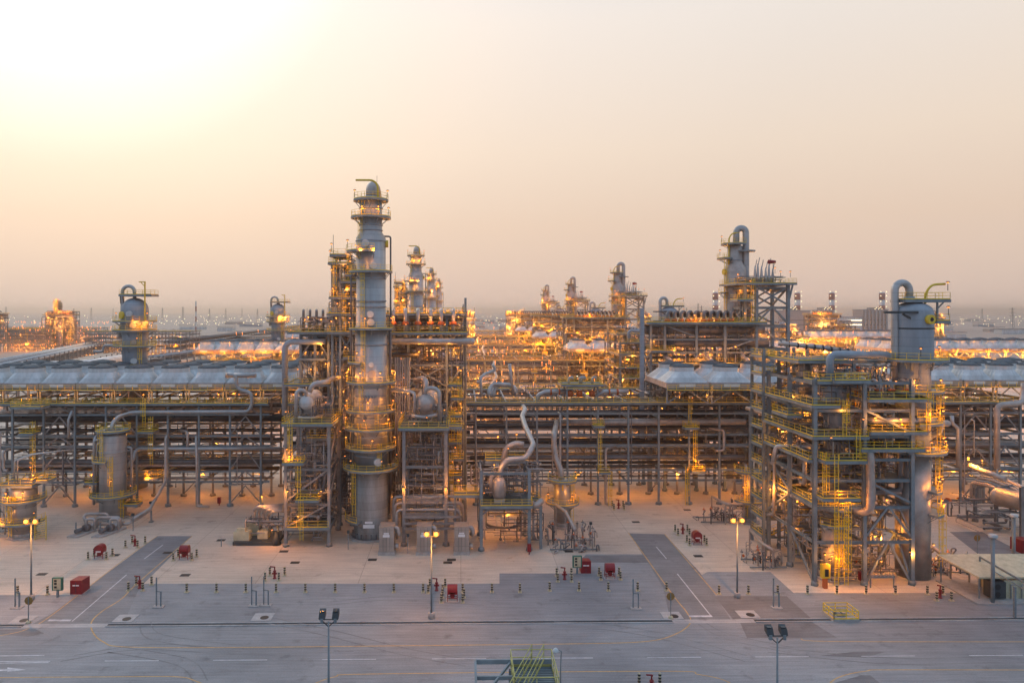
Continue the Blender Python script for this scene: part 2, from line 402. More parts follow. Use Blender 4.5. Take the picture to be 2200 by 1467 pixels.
struct(MB().add([(-330,-60,0), (330,-60,0), (330,720,0), (-330,720,0)], [(0,1,2,3)]), 'concrete_apron', 'conc')
def gl(pts): return [G(*p) for p in pts]
yd = lambda py: H*F/(py-HZ)
# main asphalt field with its stepped far edge
edge = gl([(-400,1279), (165,1277), (262,1253), (1073,1253), (1073,1231), (1258,1231), (1258,1190), (1385,1190), (1452,1262), (1520,1228), (1655,1228), (1705,1273), (2050,1273), (2700,1272)])
pts = [V((-200,20,0)), V((200,20,0))]
struct(MB().poly([(-260,10), (260,10)]+[(p.x, p.y) for p in reversed(edge)], .004), 'asphalt_yard', 'asphalt')
def strip(mb, pts, w, z):
    pts = [V((p[0], p[1], 0)) for p in pts]; vs = []
    for i, p in enumerate(pts):
        d = (pts[min(i+1, len(pts)-1)]-pts[max(i-1, 0)]).normalized(); nn = V((-d.y, d.x, 0))*w/2
        vs += [(p.x-nn.x, p.y-nn.y, z), (p.x+nn.x, p.y+nn.y, z)]
    return mb.add(vs, [(2*i, 2*i+2, 2*i+3, 2*i+1) for i in range(len(pts)-1)])
def smooth(pts, k=6):
    out = []; n = len(pts)
    for i in range(n-1):
        p0, p1, p2, p3 = pts[max(i-1,0)], pts[i], pts[i+1], pts[min(i+2,n-1)]
        for j in range(k):
            t = j/k; out.append(.5*((2*p1)+(p2-p0)*t+(2*p0-5*p1+4*p2-p3)*t*t+(3*p1-p0-3*p2+p3)*t**3))
    return out+[pts[-1]]
struct(MB().poly(gl([(60,1345), (262,1345), (300,1262), (412,1151), (338,1151), (115,1315)]), .008), 'side_road', 'asphalt2')
struct(MB().poly(gl([(1352,1145), (1428,1147), (1503,1228), (1570,1330), (1440,1330), (1425,1262)]), .009), 'side_road', 'asphalt2')
struct(MB().poly(gl([(2040,1142), (2110,1142), (2330,1255), (2230,1290)]), .008), 'side_road', 'asphalt3')
for pp in ([(1535,1280), (1690,1280), (1745,1330), (1575,1330)], [(1590,1336), (1745,1336), (1800,1370), (1605,1370)], [(1790,1467), (1850,1450), (1870,1450), (1905,1478), (1890,1500), (1780,1500)],
           [(1258,1192), (1380,1192), (1395,1208), (1240,1208)], [(1830,1400), (1900,1400), (1860,1412), (1760,1408)], [(0,1352), (75,1350), (95,1360), (60,1367), (0,1362)]):
    struct(MB().poly(gl(pp), .010), 'asphalt_patch', 'asphalt3')
ms = MB(); my = MB()
strip(my, smooth(gl([(338,1151), (262,1205), (115,1318), (70,1345), (30,1359), (-80,1378)])), .16, .014)
strip(my, smooth(gl([(413,1151), (300,1248), (262,1285), (220,1312), (197,1335), (200,1358), (222,1378), (270,1389), (500,1390), (900,1386), (1250,1382), (1390,1377), (1450,1362), (1483,1338), (1475,1314), (1440,1270), (1350,1144)])), .18, .014)
strip(my, gl([(1428,1147), (1540,1278)]), .16, .014)
strip(my, smooth(gl([(1720,1371), (1780,1377), (2200,1378), (2600,1378)])), .16, .014)
strip(my, smooth(gl([(-300,1457), (250,1453), (380,1453), (420,1462), (450,1475)])), .16, .014)
strip(my, smooth(gl([(670,1470), (720,1453), (800,1447), (1420,1441), (1500,1448), (1560,1462), (1600,1490)])), .16, .014)
strip(my, smooth(gl([(1770,1480), (1800,1455), (1860,1441), (1950,1438), (2600,1440)])), .16, .014)
struct(my, 'yellow_road_lines', 'marky')
for x in (-8, 225, 458, 692, 928, 1158, 1390, 1622, 1850, 2082):
    y = 1419-.0062*(x-225)
    strip(ms, gl([(x, y), (x+116, y-.7)]), .15, .014)
for a, b in (((-60,1409), (95,1407)), ((-60,1425), (104,1422)), ((155,1334), (272,1234)), ((310,1200), (350,1170)), ((1410,1174), (1432,1200)), ((1455,1232), (1528,1323))): strip(ms, gl([a, b]), .17, .014)
strip(ms, gl([(104,1332), (152,1332)]), .55, .0145); strip(ms, gl([(1480,1323), (1530,1323)]), .55, .0145)
struct(ms, 'white_road_lines', 'mark')
struct(MB().poly(gl([(-10,1438), (16,1437), (16,1433), (56,1438), (16,1442), (16,1440), (-10,1441)]), .0148), 'white_arrow_marking', 'mark')
mt = MB(); r_ = random.Random(3)
for pts_ in ([(560,1335), (700,1365), (860,1405), (1000,1430)], [(1180,1345), (1300,1352), (1420,1372), (1600,1420)], [(230,1400), (380,1428), (420,1475)], [(1500,1340), (1560,1372), (1700,1402)], [(1650,1400), (1900,1425), (2150,1422)], [(300,1345), (330,1375), (520,1400)], [(700,1300), (850,1288), (1040,1300)], [(1750,1300), (1900,1290), (2050,1310)], [(130,1420), (300,1395), (520,1405), (760,1398)]):
    a_ = smooth(gl(pts_)); strip(mt, a_, .2, .0125); strip(mt, [(p.x+.9, p.y+1.5) for p in a_], .18, .0126)
struct(mt, 'tyre_marks', 'asphalt2')
# drainage channel beside the road
for a, b in ((-400, 50), (230, 1445), (1621, 2600)):
    ya = 1344-.0075*a/1; f = lambda x: 1344.5-.0070*x
    p, q = G(a, f(a)), G(b, f(b))
    k = MB().bar((p.x, p.y+.42, .05), (q.x, q.y+.42, .05), .22, .14).bar((p.x, p.y-.42, .05), (q.x, q.y-.42, .05), .22, .14)
    tag(k.build('drain_kerb', 'concl'), None, kind='structure')
    struct(MB().poly([(p.x, p.y-.31), (q.x, q.y-.31), (q.x, q.y+.31), (p.x, p.y+.31)], .012), 'drain_channel', 'black')
for a, b in ((50, 230), (1445, 1621)):
    f = lambda x: 1344.5-.0070*x; p, q = G(a, f(a)), G(b, f(b))
    struct(MB().poly([(p.x, p.y-.6), (q.x, q.y-.6), (q.x, q.y+.6), (p.x, p.y+.6)], .0165), 'concrete_crossing', 'concl')
def manhole(px, py, label, w=1.45):
    c = G(px, py); t = thing('manhole', label, 'manhole', (c.x, c.y, 0), 'manhole slabs along the drain')
    MB().box(c.x-w, c.y-1.25, .016, c.x+w, c.y+1.25, .06).build('slab', 'concl', t)
    MB().lathe([(.62, 0), (.62, .03)], (c.x+.3, c.y-.3, .062), 16).build('cover', 'black', t)
for px, py, l in ((50,1331,'pale concrete manhole slab at the foot of the sign pole near the west road'), (270,1328,'pale manhole slab just past the curved yellow line of the west side road'), (565,1325,'pale manhole slab behind the drain, between the two pairs of thin posts'),
                  (1443,1322,'pale manhole slab under the sign pole beside the east side road'), (1606,1319,'weathered manhole slab on dark tarmac east of the stop line')): manhole(px, py, l)
for i, (px, py, l) in enumerate(((360,1187,'west of the road'), (610,1184,'in front of the cream machine skid'), (800,1202,'in front of the tall column'), (970,1202,'near the third cabinet'), (247,1192,'next to a red hose cabinet'), (1366,1121,'south of the pipe rack centre'), (1476,1095,'by the lit ladder'),
                                 (634,1208,'on a round stain'), (398,1235,'beside the west road'), (1500,1194,'on the east apron'), (962,1208,'below the third cabinet'), (1222,1184,'by the valve skid'), (90,1233,'on the far west apron'), (475,1160,'west of the skid'))):
    c = G(px, py); o = MB().box(c.x-.8, c.y-.55, .004, c.x+.8, c.y+.55, .03).build('drain_cover', 'black'); tag(o, 'small dark drain cover set in the apron, '+l, 'drain cover', 'drain covers')
# ================================================================ street objects
BOLL = None
def bollard(c, label, group, h=1.5):
    global BOLL
    if BOLL is None:
        t = thing('bollard', label, 'bollard', (0,0,0), group)
        MB().lathe([(.17,.12), (.17,1.42), (.12,1.5), (.001,1.52)], (0,0,0), 10).build('post', 'cream', t)
        for z in (.42, .80, 1.18): MB().lathe([(.185,z), (.185,z+.2)], (0,0,0), 10).build('black_band', 'black', t)
        MB().box(-.3,-.3,0,.3,.3,.14).build('foot', 'cream', t)
        BOLL = t; o = t
    else:
        o = BOLL.copy(); C.objects.link(o)
        for ch in BOLL_CH:
            k = ch.copy(); C.objects.link(k); k.parent = o
    o.location = c; tag(o, label, None, group); return o
bollard((0,0,0), 'x', 'x'); BOLL_CH = [o for o in bpy.data.objects if o.parent == BOLL]; first = True
def boll(px, py, label, group):
    global first
    c = G(px, py)
    if first: BOLL.location = c; tag(BOLL, label, None, group); first = False
    else: bollard(c, label, group)
ORDN = 'first second third fourth fifth sixth seventh eighth ninth tenth eleventh twelfth'.split()
for i, px in enumerate((401, 465, 528, 593, 656, 720, 783, 846, 909, 994, 1057, 1117)): boll(px, 1272, ORDN[i]+' bollard from the west in the long row on the tarmac', 'bollards in the long row on the tarmac')
for i, px in enumerate((1181, 1244, 1307, 1370, 1432)): boll(px, 1269, ORDN[i]+' bollard from the west in the row ending at the east side road', 'bollards in the row before the east side road')
for i, px in enumerate((1545, 1608, 1671, 1735, 1798, 1861, 1924)): boll(px, 1276, ORDN[i]+' bollard from the west in the row before the big east tower', 'bollards in the row before the east tower')
for i, px in enumerate((38, 102)): boll(px, 1277, ('bollard at the west edge behind the thin vent posts', 'bollard just west of the green framed panel')[i], 'bollards near the west panel')
boll(167, 1276, 'black and yellow bollard standing against the red store box', 'b')
CRN = ('southwest', 'southeast', 'northwest', 'northeast')
HYD = [(290,1172,'on the apron north of the west side road'), (300,1263,'at the curved yellow line of the west road'), (590,1242,'on the apron between two thin posts'), (938,1268,'beside the lit mast'),
       (1213,1244,'beside the green framed panel and red cube'), (1329,1092,'under the middle of the pipe rack'), (1467,1146,'beside a red hose cabinet on the east apron'), (2020,1284,'on a slab by the analyser hut'), (1400,1484,'at the picture bottom')]
for px, py, l in HYD:
    c = G(px, py); t = thing('fire_hydrant', 'red fire monitor hydrant '+l, 'fire hydrant', c, 'fire hydrants')
    MB().lathe([(.32,0), (.32,.1), (.2,.12), (.2,1.1), (.26,1.15), (.26,1.3), (.12,1.4)], c, 12).build('body', 'red', t)
    MB().tube([c+V((0,0,1.4)), c+V((0,0,1.75)), c+V((.1,-.1,1.95)), c+V((-.7,-.4,2.15))], .10, 8).build('nozzle', 'red', t)
    for s in (-1, 1): MB().bar(c+V((0,0,.85)), c+V((.42*s,0,.85)), .22).build('outlet', 'red', t)
    for (dx, dy), q in zip(((-1.3,-1.1), (1.0,-1.1), (-1.15,1.3), (1.35,1.3)), CRN):
        b = bollard(c+V((dx, dy, 0)), q+' guard bollard of hydrant '+l, 'guard bollards of hydrant '+l)
REEL = [(215,1198,'beside the west side road, on the apron', 1), (397,1200,'east of the west side road', 0), (972,1289,'on dark tarmac by the mast', 0), (1310,1241,'on dark tarmac east of the red cube', 0), (1497,1168,'on the east apron', 1)]
for px, py, l, fr in REEL:
    c = G(px, py); t = thing('hose_reel_cabinet', 'red round topped fire hose cabinet on legs '+l, 'hose cabinet', c, 'fire hose cabinets')
    n = 10; pr = [(-.85,1.15), (.85,1.15)]+[(.85*math.cos(PI*i/n), 1.75+.75*math.sin(PI*i/n)) for i in range(n+1)]
    m = len(pr); a = MB(); a.add([c+(V((x,-.65,z)) if fr else V((-.78,x*.8,z))) for x, z in pr]+[c+(V((x,.65,z)) if fr else V((.78,x*.8,z))) for x, z in pr], [tuple(range(m)), tuple(range(2*m-1,m-1,-1))]+[(i,i+m,(i+1)%m+m,(i+1)%m) for i in range(m)])
    a.build('hood', 'red', t)
    MB().box(c.x-.45, c.y-.68, 1.25, c.x+.45, c.y-.655, 1.45).build('lettering_plate', 'signw', t)
    for sx in (-.75, .75):
        for sy in (-.55, .55): MB().bar(c+V((sx,sy,0)), c+V((sx,sy,1.2)), .1).build('leg', 'red', t)
    MB().bar(c+V((-.75,-.55,.55)), c+V((.75,-.55,.55)), .09).bar(c+V((-.75,.55,.4)), c+V((.75,.55,.4)), .09).build('stretcher', 'red', t)
    MB().tube([c+V((0,-.3,.8)), c+V((0,.3,.8))], .38, 12).build('hose_reel', 'red', t)
    MB().box(c.x-1, c.y-.8, 0, c.x+1, c.y+.8, .06).build('base_slab', 'concl', t)
    for (dx, dy), q in zip(((-1.7,-.9), (1.6,-.9), (-1.6,1), (1.8,.9)), CRN):
        bollard(c+V((dx, dy, 0)), q+' guard bollard of hose cabinet '+l, 'guard bollards around the hose cabinet '+l)
for px, py, w, d, h, l in ((172,1271,1.8,2.5,2.3,'dark red steel store box with a slanted top by the west side road'), (1257,1228,1.7,2.0,2.2,'red cube shaped store box beside the green framed panel'), (2196,1185,2.2,3,2.6,'red store box near the far dark side road in the east')):
    c = G(px, py); t = thing('store_box', l, 'store box', c, 'red store boxes')
    MB().add([c+V((-w/2,-d/2,.1)), c+V((w/2,-d/2,.1)), c+V((w/2,d/2,.1)), c+V((-w/2,d/2,.1)), c+V((-w/2,-d/2,h)), c+V((w/2,-d/2,h)), c+V((w/2,d/2,h*.92)), c+V((-w/2,d/2,h*.92))], [(0,3,2,1),(4,5,6,7),(0,1,5,4),(1,2,6,5),(2,3,7,6),(3,0,4,7)]).build('body', 'red', t)
    MB().box(c.x-w/2-.05, c.y-d/2-.05, 0, c.x+w/2+.05, c.y+d/2+.05, .1).build('base', 'concl', t)
    MB().box(c.x-.5, c.y-d/2-.03, h*.62, c.x+.5, c.y-d/2-.004, h*.70).build('lettering_plate', 'signw', t)
    MB().box(c.x-.03, c.y-d/2-.05, .3, c.x+.03, c.y-d/2-.004, h*.9).build('door_seam', 'dark', t)
for px, py, l in ((124,1282,'by the red store box'), (1240,1232,'by the red cube')):
    c = G(px, py); t = thing('alarm_panel', 'yellow panel in a green frame on a post '+l, 'panel', c, 'green framed panels')
    MB().bar(c, c+V((0,0,1.2)), .3).build('post', 'steel', t)
    MB().box(c.x-.8, c.y-.2, 1.1, c.x+.8, c.y+.2, 3.1).build('frame', 'green', t)
    MB().box(c.x-.58, c.y-.24, 1.25, c.x+.58, c.y-.205, 2.95).build('face_plate', 'cream', t)
    for z in (1.5, 2.05, 2.5): MB().box(c.x-.42, c.y-.27, z, c.x-.02, c.y-.245, z+.3).build('symbol', 'black', t)
for px, py, l in ((38,1305,'west of the lit mast'), (342,1303,'near the curve of the west road'), (547,1301,'first of the pair south of the apron'), (573,1300,'second of the pair south of the apron'), (1368,1307,'beside the round stained patch, west of the sign'), (1670,1305,'on the dark tarmac in the east')):
    c = G(px, py); t = thing('vent_post', 'tall and short grey vent posts '+l, 'vent post', c, 'paired vent posts')
    MB().bar(c+V((-.5,.2,0)), c+V((-.5,.2,4.4)), .16).build('tall_post', 'steel', t)
    MB().bar(c+V((.25,0,0)), c+V((.25,0,2.3)), .18).bar(c+V((-.5,.2,2.3)), c+V((.3,0,2.3)), .12).build('short_post', 'steel', t)
    MB().box(c.x-.9, c.y-.5, 0, c.x+.7, c.y+.5, .12).build('base', 'blockc', t)
for px, py, l in ((61,1338,'near the west side road'), (1441,1328,'near the east side road'), (2100,1193,'on the far east apron')):
    c = G(px, py); t = thing('stop_sign', 'octagonal sign seen from its brown back on a thin pole '+l, 'road sign', c, 'road signs')
    MB().bar(c, c+V((0,0,3.7)), .1).build('pole', 'steel', t)
    MB().lathe([(.62,0), (.62,.04)], c+V((0,.06,3.2)), 8, 'y', False).build('sign_plate', 'stopback', t)
    MB().lathe([(.4,0), (.28,.35), (.12,.38)], c, 10).build('base', 'cream', t)
def mast(px, py, h, label, lit, heads=2, D=None, big=False):
    c = G(px, py) if D is None else V((X(px, D), D, 0))
    t = thing('light_mast', label, 'light mast', c, 'light masts')
    MB().lathe([(.5,0), (.5,.75), (.45,.8)], c, 8).build('foundation', 'blockc', t)
    MB().lathe([(.15,.7), (.09,h-.6)], c, 10).build('pole', 'steel', t)
    bk = MB().bar(c+V((-1,0,h-.42)), c+V((1,0,h-.42)), .09)
    if not lit: bk.bar(c+V((0,0,h-1.2)), c+V((-.8,0,h-.45)), .1).bar(c+V((0,0,h-1.2)), c+V((.8,0,h-.45)), .1)
    bk.build('bracket', 'dark', t)
    for s in (-1, 1)[:heads]:
        a = MB(); x = c.x+.72*s; z = h
        if lit:
            a.box(x-.42, c.y-.1, z-.30, x+.42, c.y+.45, z+.26); hd = a.build('floodlight', 'dark', t)
            MB().ball((x, c.y-.2, z-.04), .30, 8).build('bulb', 'bulb', hd)
        else:
            a.add([(x-.36,c.y-.1,z-.35), (x+.36,c.y-.1,z-.35), (x+.36,c.y+.6,z-.1), (x-.36,c.y+.6,z-.1), (x-.32,c.y+.1,z+.25), (x+.32,c.y+.1,z+.25), (x+.34,c.y+.65,z+.5), (x-.34,c.y+.65,z+.5)], [(0,3,2,1),(4,5,6,7),(0,1,5,4),(1,2,6,5),(2,3,7,6),(3,0,4,7)])
            hd = a.build('floodlight', 'dark', t)
            MB().bar((x-.26,c.y+.22,z+.40), (x+.26,c.y+.22,z+.40), .4, .04).build('glass', 'glass', hd)
            MB().bar((x,c.y,z-.8), (x,c.y,z-.3), .3).build('gear_box', 'steel', hd)
    if lit: light((0, -2.4, h-.6), 3400, t)
    return t
mast(67, 1288, 12.3, 'lit twin lamp mast beside the western vessels', True)
mast(927, 1327, 12.4, 'lit twin lamp mast in front of the three beige cabinets', True)
mast(1584, 1283, 12.2, 'lit twin lamp mast before the east apron, by the stair tower', True)
mast(706, 0, 12.2, 'unlit twin floodlight mast at the near roadside, nearer the middle', False, D=75.5)
mast(1670, 0, 12.2, 'unlit twin floodlight mast at the near roadside, further east', False, D=71)
for px, py, h, l in ((2133,1296,10.2,'first white capped vent pole by the hut'), (2178,1236,10.0,'second white capped vent pole behind the hut')):
    c = G(px, py); t = thing('capped_pole', l, 'pole', c)
    MB().lathe([(.28,0), (.26,h)], c, 12).build('pole', 'steel', t); MB().lathe([(.62,h), (.62,h+.35), (.4,h+.5)], c, 12).build('cap', 'white', t)
# yellow railed pit
c = G(1806,1325); t = thing('railed_pit', 'low grey pit cover with yellow guard rails over the drain', 'railed pit', c)
MB().box(c.x-1.9, c.y-1.6, 0, c.x+1.9, c.y+1.6, .35).build('slab', 'blockc', t)
MB().rail([c+V((-1.8,-1.5,.35)), c+V((1.8,-1.5,.35)), c+V((1.8,1.5,.35)), c+V((-1.8,1.5,.35)), c+V((-1.8,-1.5,.35))], 1.15, 1.5, .09).build('railing', 'yel', t)
for s in (-.5, .3): MB().box(c.x+s-.3, c.y-.6, .36, c.x+s+.3, c.y+.5, .8).build('valve_box', 'steel', t)
# near stair head
D0 = 46.0; t = thing('stair_tower', 'top landing of a grey stair with pale yellow rails, rising at the picture bottom', 'stair tower', (X(1130,D0), D0, 0))
zd = Z(1452, D0); x0, x1 = X(1022, D0), X(1190, D0); xm = X(1100, D0)
for xx in (xm, x1):
    for yy in (D0-2.2, D0+1.2): MB().hb((xx, yy, 0), (xx, yy, zd-.2), .25).build('column', 'steel', t)
MB().bar((x0,D0+1.2,zd+.35), (x1,D0+1.2,zd+.35), .12, .3).bar((x0,D0-2.2,zd-.15), (xm,D0-2.2,zd-.15), .15, .3).bar((x0,D0-2.2,zd-.15), (x0,D0+1.2,zd+.35), .15, .3).bar((x0,D0-.4,zd+.1), (xm,D0-.4,zd+.1), .12, .25).bar((x0+.5,D0-2.2,zd-.1), (xm,D0+1.2,zd+.3), .1, .2).build('frame', 'steel', t)
o = MB().box(xm, D0-2.4, zd-.1, x1, D0+1.2, zd).build('landing', 'grate', t)
g = MB()
for i in range(16): g.box(xm+.05, D0-2.35+i*.22, zd+.003, x1-.05, D0-2.28+i*.22, zd+.03)
g.build('grate', 'steel', o)
MB().rail([(xm,D0-2.4,zd), (x1,D0-2.4,zd), (x1,D0+1.2,zd), (xm,D0+1.2,zd), (xm,D0-2.4,zd)], 1.15, 1.3, .05).build('railing', 'yelp', t)
MB().rail([(xm-.6,D0-2.4,zd-.8), (xm+1.4,D0+.8,zd+.6)], 1.1, 1.2, .045).rail([(xm+.3,D0-2.4,zd-.8), (xm+2.2,D0+.8,zd+.6)], 1.1, 1.2, .045).build('stair_railing', 'yelp', t)
p = V((x1+.25, D0-1.4, zd))
MB().tube([p, p+V((0,0,1.6)), p+V((.05,0,2.3)), p+V((-.3,0,2.4))], .035, 6).build('lamp_stem', 'steel', t)
MB().lathe([(.06,.2), (.12,.15), (.24,0), (.2,-.06)], p+V((-.32,0,2.3)), 10).build('lamp_shade', 'white', t)
# analyser hut
c = G(2140, 1290); hx, hy = c.x, c.y
t = thing('analyser_hut', 'low hut with a wide pale green roof and a cooling unit on its side', 'hut', (hx+6, hy+3, 0))
MB().box(hx-4, hy-1.5, 0, hx+12, hy+8, .2).build('slab', 'blockc', t)
MB().box(hx+1.6, hy+.4, .2, hx+11, hy+6, 3.0).build('wall', 'cream', t)
MB().add([(hx-2.5,hy+.2,3.35), (hx+12,hy+.2,3.35), (hx+12,hy+7.5,4.4), (hx-4.3,hy+7.5,4.4), (hx-2.5,hy+.2,3.6), (hx+12,hy+.2,3.6), (hx+12,hy+7.5,4.65), (hx-4.3,hy+7.5,4.65)], [(0,3,2,1),(4,5,6,7),(0,1,5,4),(1,2,6,5),(2,3,7,6),(3,0,4,7)]).build('roof', 'cream', t)
a = MB().box(hx-.8, hy-.1, .4, hx+1.5, hy+1.6, 2.9).build('cooling_unit', 'dark', t)
for z in (1.0, 2.15): MB().lathe([(.45,0), (.45,.05)], (hx+.2, hy-.13, z), 14, 'y').build('fan', 'black', a)
for xx, yy in ((hx-2.3, hy+.5), (hx-3.8, hy+7), (hx+11.5, hy+.5)): MB().bar((xx, yy, 0), (xx, yy, 3.5), .18).build('post', 'steel', t)
for i in range(5): MB().tube([(hx+2.5+i*1.7, hy+.2, .3), (hx+2.5+i*1.7, hy+.2, 2.4), (hx+3.2+i*1.7, hy+.2, 2.4)], .09, 8).build('gas_pipe', 'clad', t)
# fence rail by the hut
for a, b, l in (((2105,1262), (2250,1345), 'grey handrail sloping down past the hut'),):
    p, q = G(*a), G(*b); f = tag(MB().bar(p+V((0,0,5)), q+V((0,0,4.4)), .14, .3).bar(p+V((0,0,4)), q+V((0,0,3.4)), .12, .12).bar(p, p+V((0,0,5)), .2).bar(q, q+V((0,0,4.4)), .2).bar(G(2180,1327), G(2180,1327)+V((0,0,4.6)), .3).build('cable_support', 'steel'), l, 'cable support')
# ================================================================ process columns
def lamps_on(root, c, r, z, angs, power=0, white=False):
    for a in angs: lamp(root, (c[0]+r*math.cos(math.radians(a)), c[1]+r*math.sin(math.radians(a)), z), power, white)
def blister(root, c, r, z, ang, rad, m='white', dep=.5):
    a = math.radians(ang); d = V((math.cos(a), math.sin(a), 0)); p = V((c[0], c[1], z))+d*(r-.3)
    o = MB().tube([p, p+d*(dep+.3)], rad, 18); o.build('manway', m, root)
def column(name, label, cat, c, prof, skirt, decks, blist=(), m='clad', lamps=(), lads=(), group='process columns', straps=(), n=36, sk='skirt'):
    t = thing(name, label, cat, c, group)
    o = MB().lathe([(r, z) for z, r in prof], (c[0], c[1], 0), n).build('shell', m, t)
    if skirt: MB().lathe([(r, z) for z, r in skirt], (c[0], c[1], 0), n).build('skirt', sk, t)
    for z, r in straps: MB().lathe([(r+.02, z), (r+.14, z+.03), (r+.14, z+.2), (r+.02, z+.23)], (c[0], c[1], 0), n).build('stiffener_ring', 'paint', o)
    for z, r0, r1, a0, a1 in decks: ringdeck(t, c, r0, r1, z, a0, a1)
    for z, r, a, rad, mm in blist: blister(t, c, r, z, a, rad, mm)
    for z, r, angs, pw in lamps: lamps_on(t, c, r, z, angs, pw)
    for a, r, z0, z1 in lads:
        a = math.radians(a); ladder(t, c[0]+(r+.35)*math.cos(a), c[1]+(r+.35)*math.sin(a), z0, z1)
    return t
# ---- main splitter column
D = 140; c = V((X(797, D), D, 0)); zz = lambda py: Z(py, D)
t = column('fractionating_column', 'tallest grey column with many railed rings, in the middle of the front plant', 'column', c,
    [(zz(1005), 3.3), (zz(700), 3.12), (zz(700)+.01, 2.95), (zz(512), 2.95), (zz(500), 2.25), (zz(432), 2.2), (zz(424), 1.8), (zz(420), .01)],
    [(0, 3.35), (.5, 3.35), (zz(1003), 3.32)],
    [(zz(430), 2.2, 3.5, 120, 420), (zz(467), 2.2, 4.0, 150, 400), (zz(540), 2.95, 4.9, 170, 285), (zz(583), 2.95, 4.3, 170, 390), (zz(704), 2.95, 4.4, 175, 385), (zz(776), 3.1, 4.6, 180, 250),
     (zz(818), 3.1, 4.9, 150, 400), (zz(878), 3.2, 5.0, 150, 372), (zz(915), 3.2, 5.2, 160, 340), (zz(957), 3.2, 5.1, 165, 370), (zz(1000), 3.3, 5.5, 160, 395)],
    [(zz(526), 2.95, 258, .72, 'white'), (zz(573), 2.95, 285, .68, 'white'), (zz(675), 2.95, 275, .68, 'white'), (zz(692), 2.95, 277, .72, 'white'), (zz(524), 2.95, 5, .75, 'yelw'), (zz(780), 3.1, 278, .5, 'white'), (zz(800), 3.1, 280, .8, 'cladw'), (zz(985), 3.3, 300, .8, 'white')],
    lamps=[(zz(430), 3.4, (170, 20), 0), (zz(467), 3.6, (20,), 0), (zz(470), 3.7, (250, 300), 170), (zz(540), 4.7, (200,), 0), (zz(583), 4.1, (195,), 0), (zz(704), 4.2, (200, 350), 0),
           (zz(560), 4.3, (250, 285), 130), (zz(704), 4.3, (262,), 150), (zz(776), 4.5, (240,), 150), (zz(818), 4.6, (190, 250, 300, 370), 210), (zz(878), 4.9, (200, 270, 340), 210), (zz(915), 5, (185, 262, 320), 210), (zz(957), 4.9, (190, 280, 350), 210), (zz(1000), 5.3, (175, 230, 300, 20), 0)],
    lads=[(248, 2.95, zz(704), zz(583)), (252, 3.1, zz(818), zz(704)), (225, 2.25, zz(583), zz(467)), (240, 2.25, zz(467), zz(430)), (245, 3.2, zz(878), zz(818)), (295, 3.25, zz(915), zz(878)), (238, 3.25, zz(957), zz(915)), (305, 3.3, zz(1000), zz(957)), (215, 3.4, zz(1100), zz(1000))],
    straps=[(zz(py), 2.25) for py in (450, 486, 497)]+[(zz(py), 2.95) for py in (520, 600, 648, 660, 715)]+[(zz(py), 3.2) for py in (740, 832, 850, 895, 935, 975)], group='tall front columns')
MB().tube([c+V((.2,0,zz(428))), c+V((.2,0,zz(401))), c+V((.4,4.6,zz(401))), c+V((.4,4.6,4))], 1.22, 18, 2.2).build('overhead_pipe', 'cladw', t)
MB().tube([c+V((1.6,-1.2,zz(466))), c+V((1.5,-1.4,zz(400))), c+V((.6,-1.6,zz(391))), c+V((-2.8,-1.6,zz(391)))], .2, 8, 3).build('davit', 'yelw', t)
MB().bar(c+V((1.2,0,zz(405))), c+V((1.2,0,zz(378))), .06).build('lightning_rod', 'dark', t)
ringdeck(t, c, 3.35, 5.2, zz(1108), 175, 245)
for i, (a, z0, z1) in enumerate(((18, 8, 60), (28, 4, 44), (-6, 10, 41), (200, 30, 52), (192, 12, 40))):
    a = math.radians(a); p = c+V((math.cos(a), math.sin(a), 0))*4.0; MB().tube([c+V((math.cos(a), math.sin(a), 0))*2.6+V((0,0,z1)), p+V((0,0,z1)), p+V((0,0,z0))], .18, 7).build('side_pipe', 'cladd', t)
for k in range(6):
    a = math.radians(250+k*9); p = c+V((math.cos(a), math.sin(a), 0))*3.6
    MB().tube([p+V((0,0,zz(862-3*k))), p+V((0,0,zz(846))), p*1+V((0,.6,zz(846)))], .12, 6).build('nozzle_pipe', 'clad', t)
a = MB().box(c.x-1.1, c.y-3.42, 2.6, c.x+1.1, c.y-3.36, 3.3).box(c.x-.75, c.y-3.42, 3.5, c.x+.75, c.y-3.36, 3.9).build('identification_lettering', 'signw', t)
a = MB()
for k in range(22): q = 2*PI*k/22; a.box(c.x+3.55*math.cos(q)-.15, c.y+3.55*math.sin(q)-.15, .3, c.x+3.55*math.cos(q)+.15, c.y+3.55*math.sin(q)+.15, 1.3)
a.ring(c, 3.3, 3.9, .05, .4).build('anchor_ring', 'cladd', t)
MB().ring(c, 0.1, 4.6, 0, .35, n=8).build('foundation', 'blockc', t)
train(t, 'tall grey column with a rounded pipe on its top')
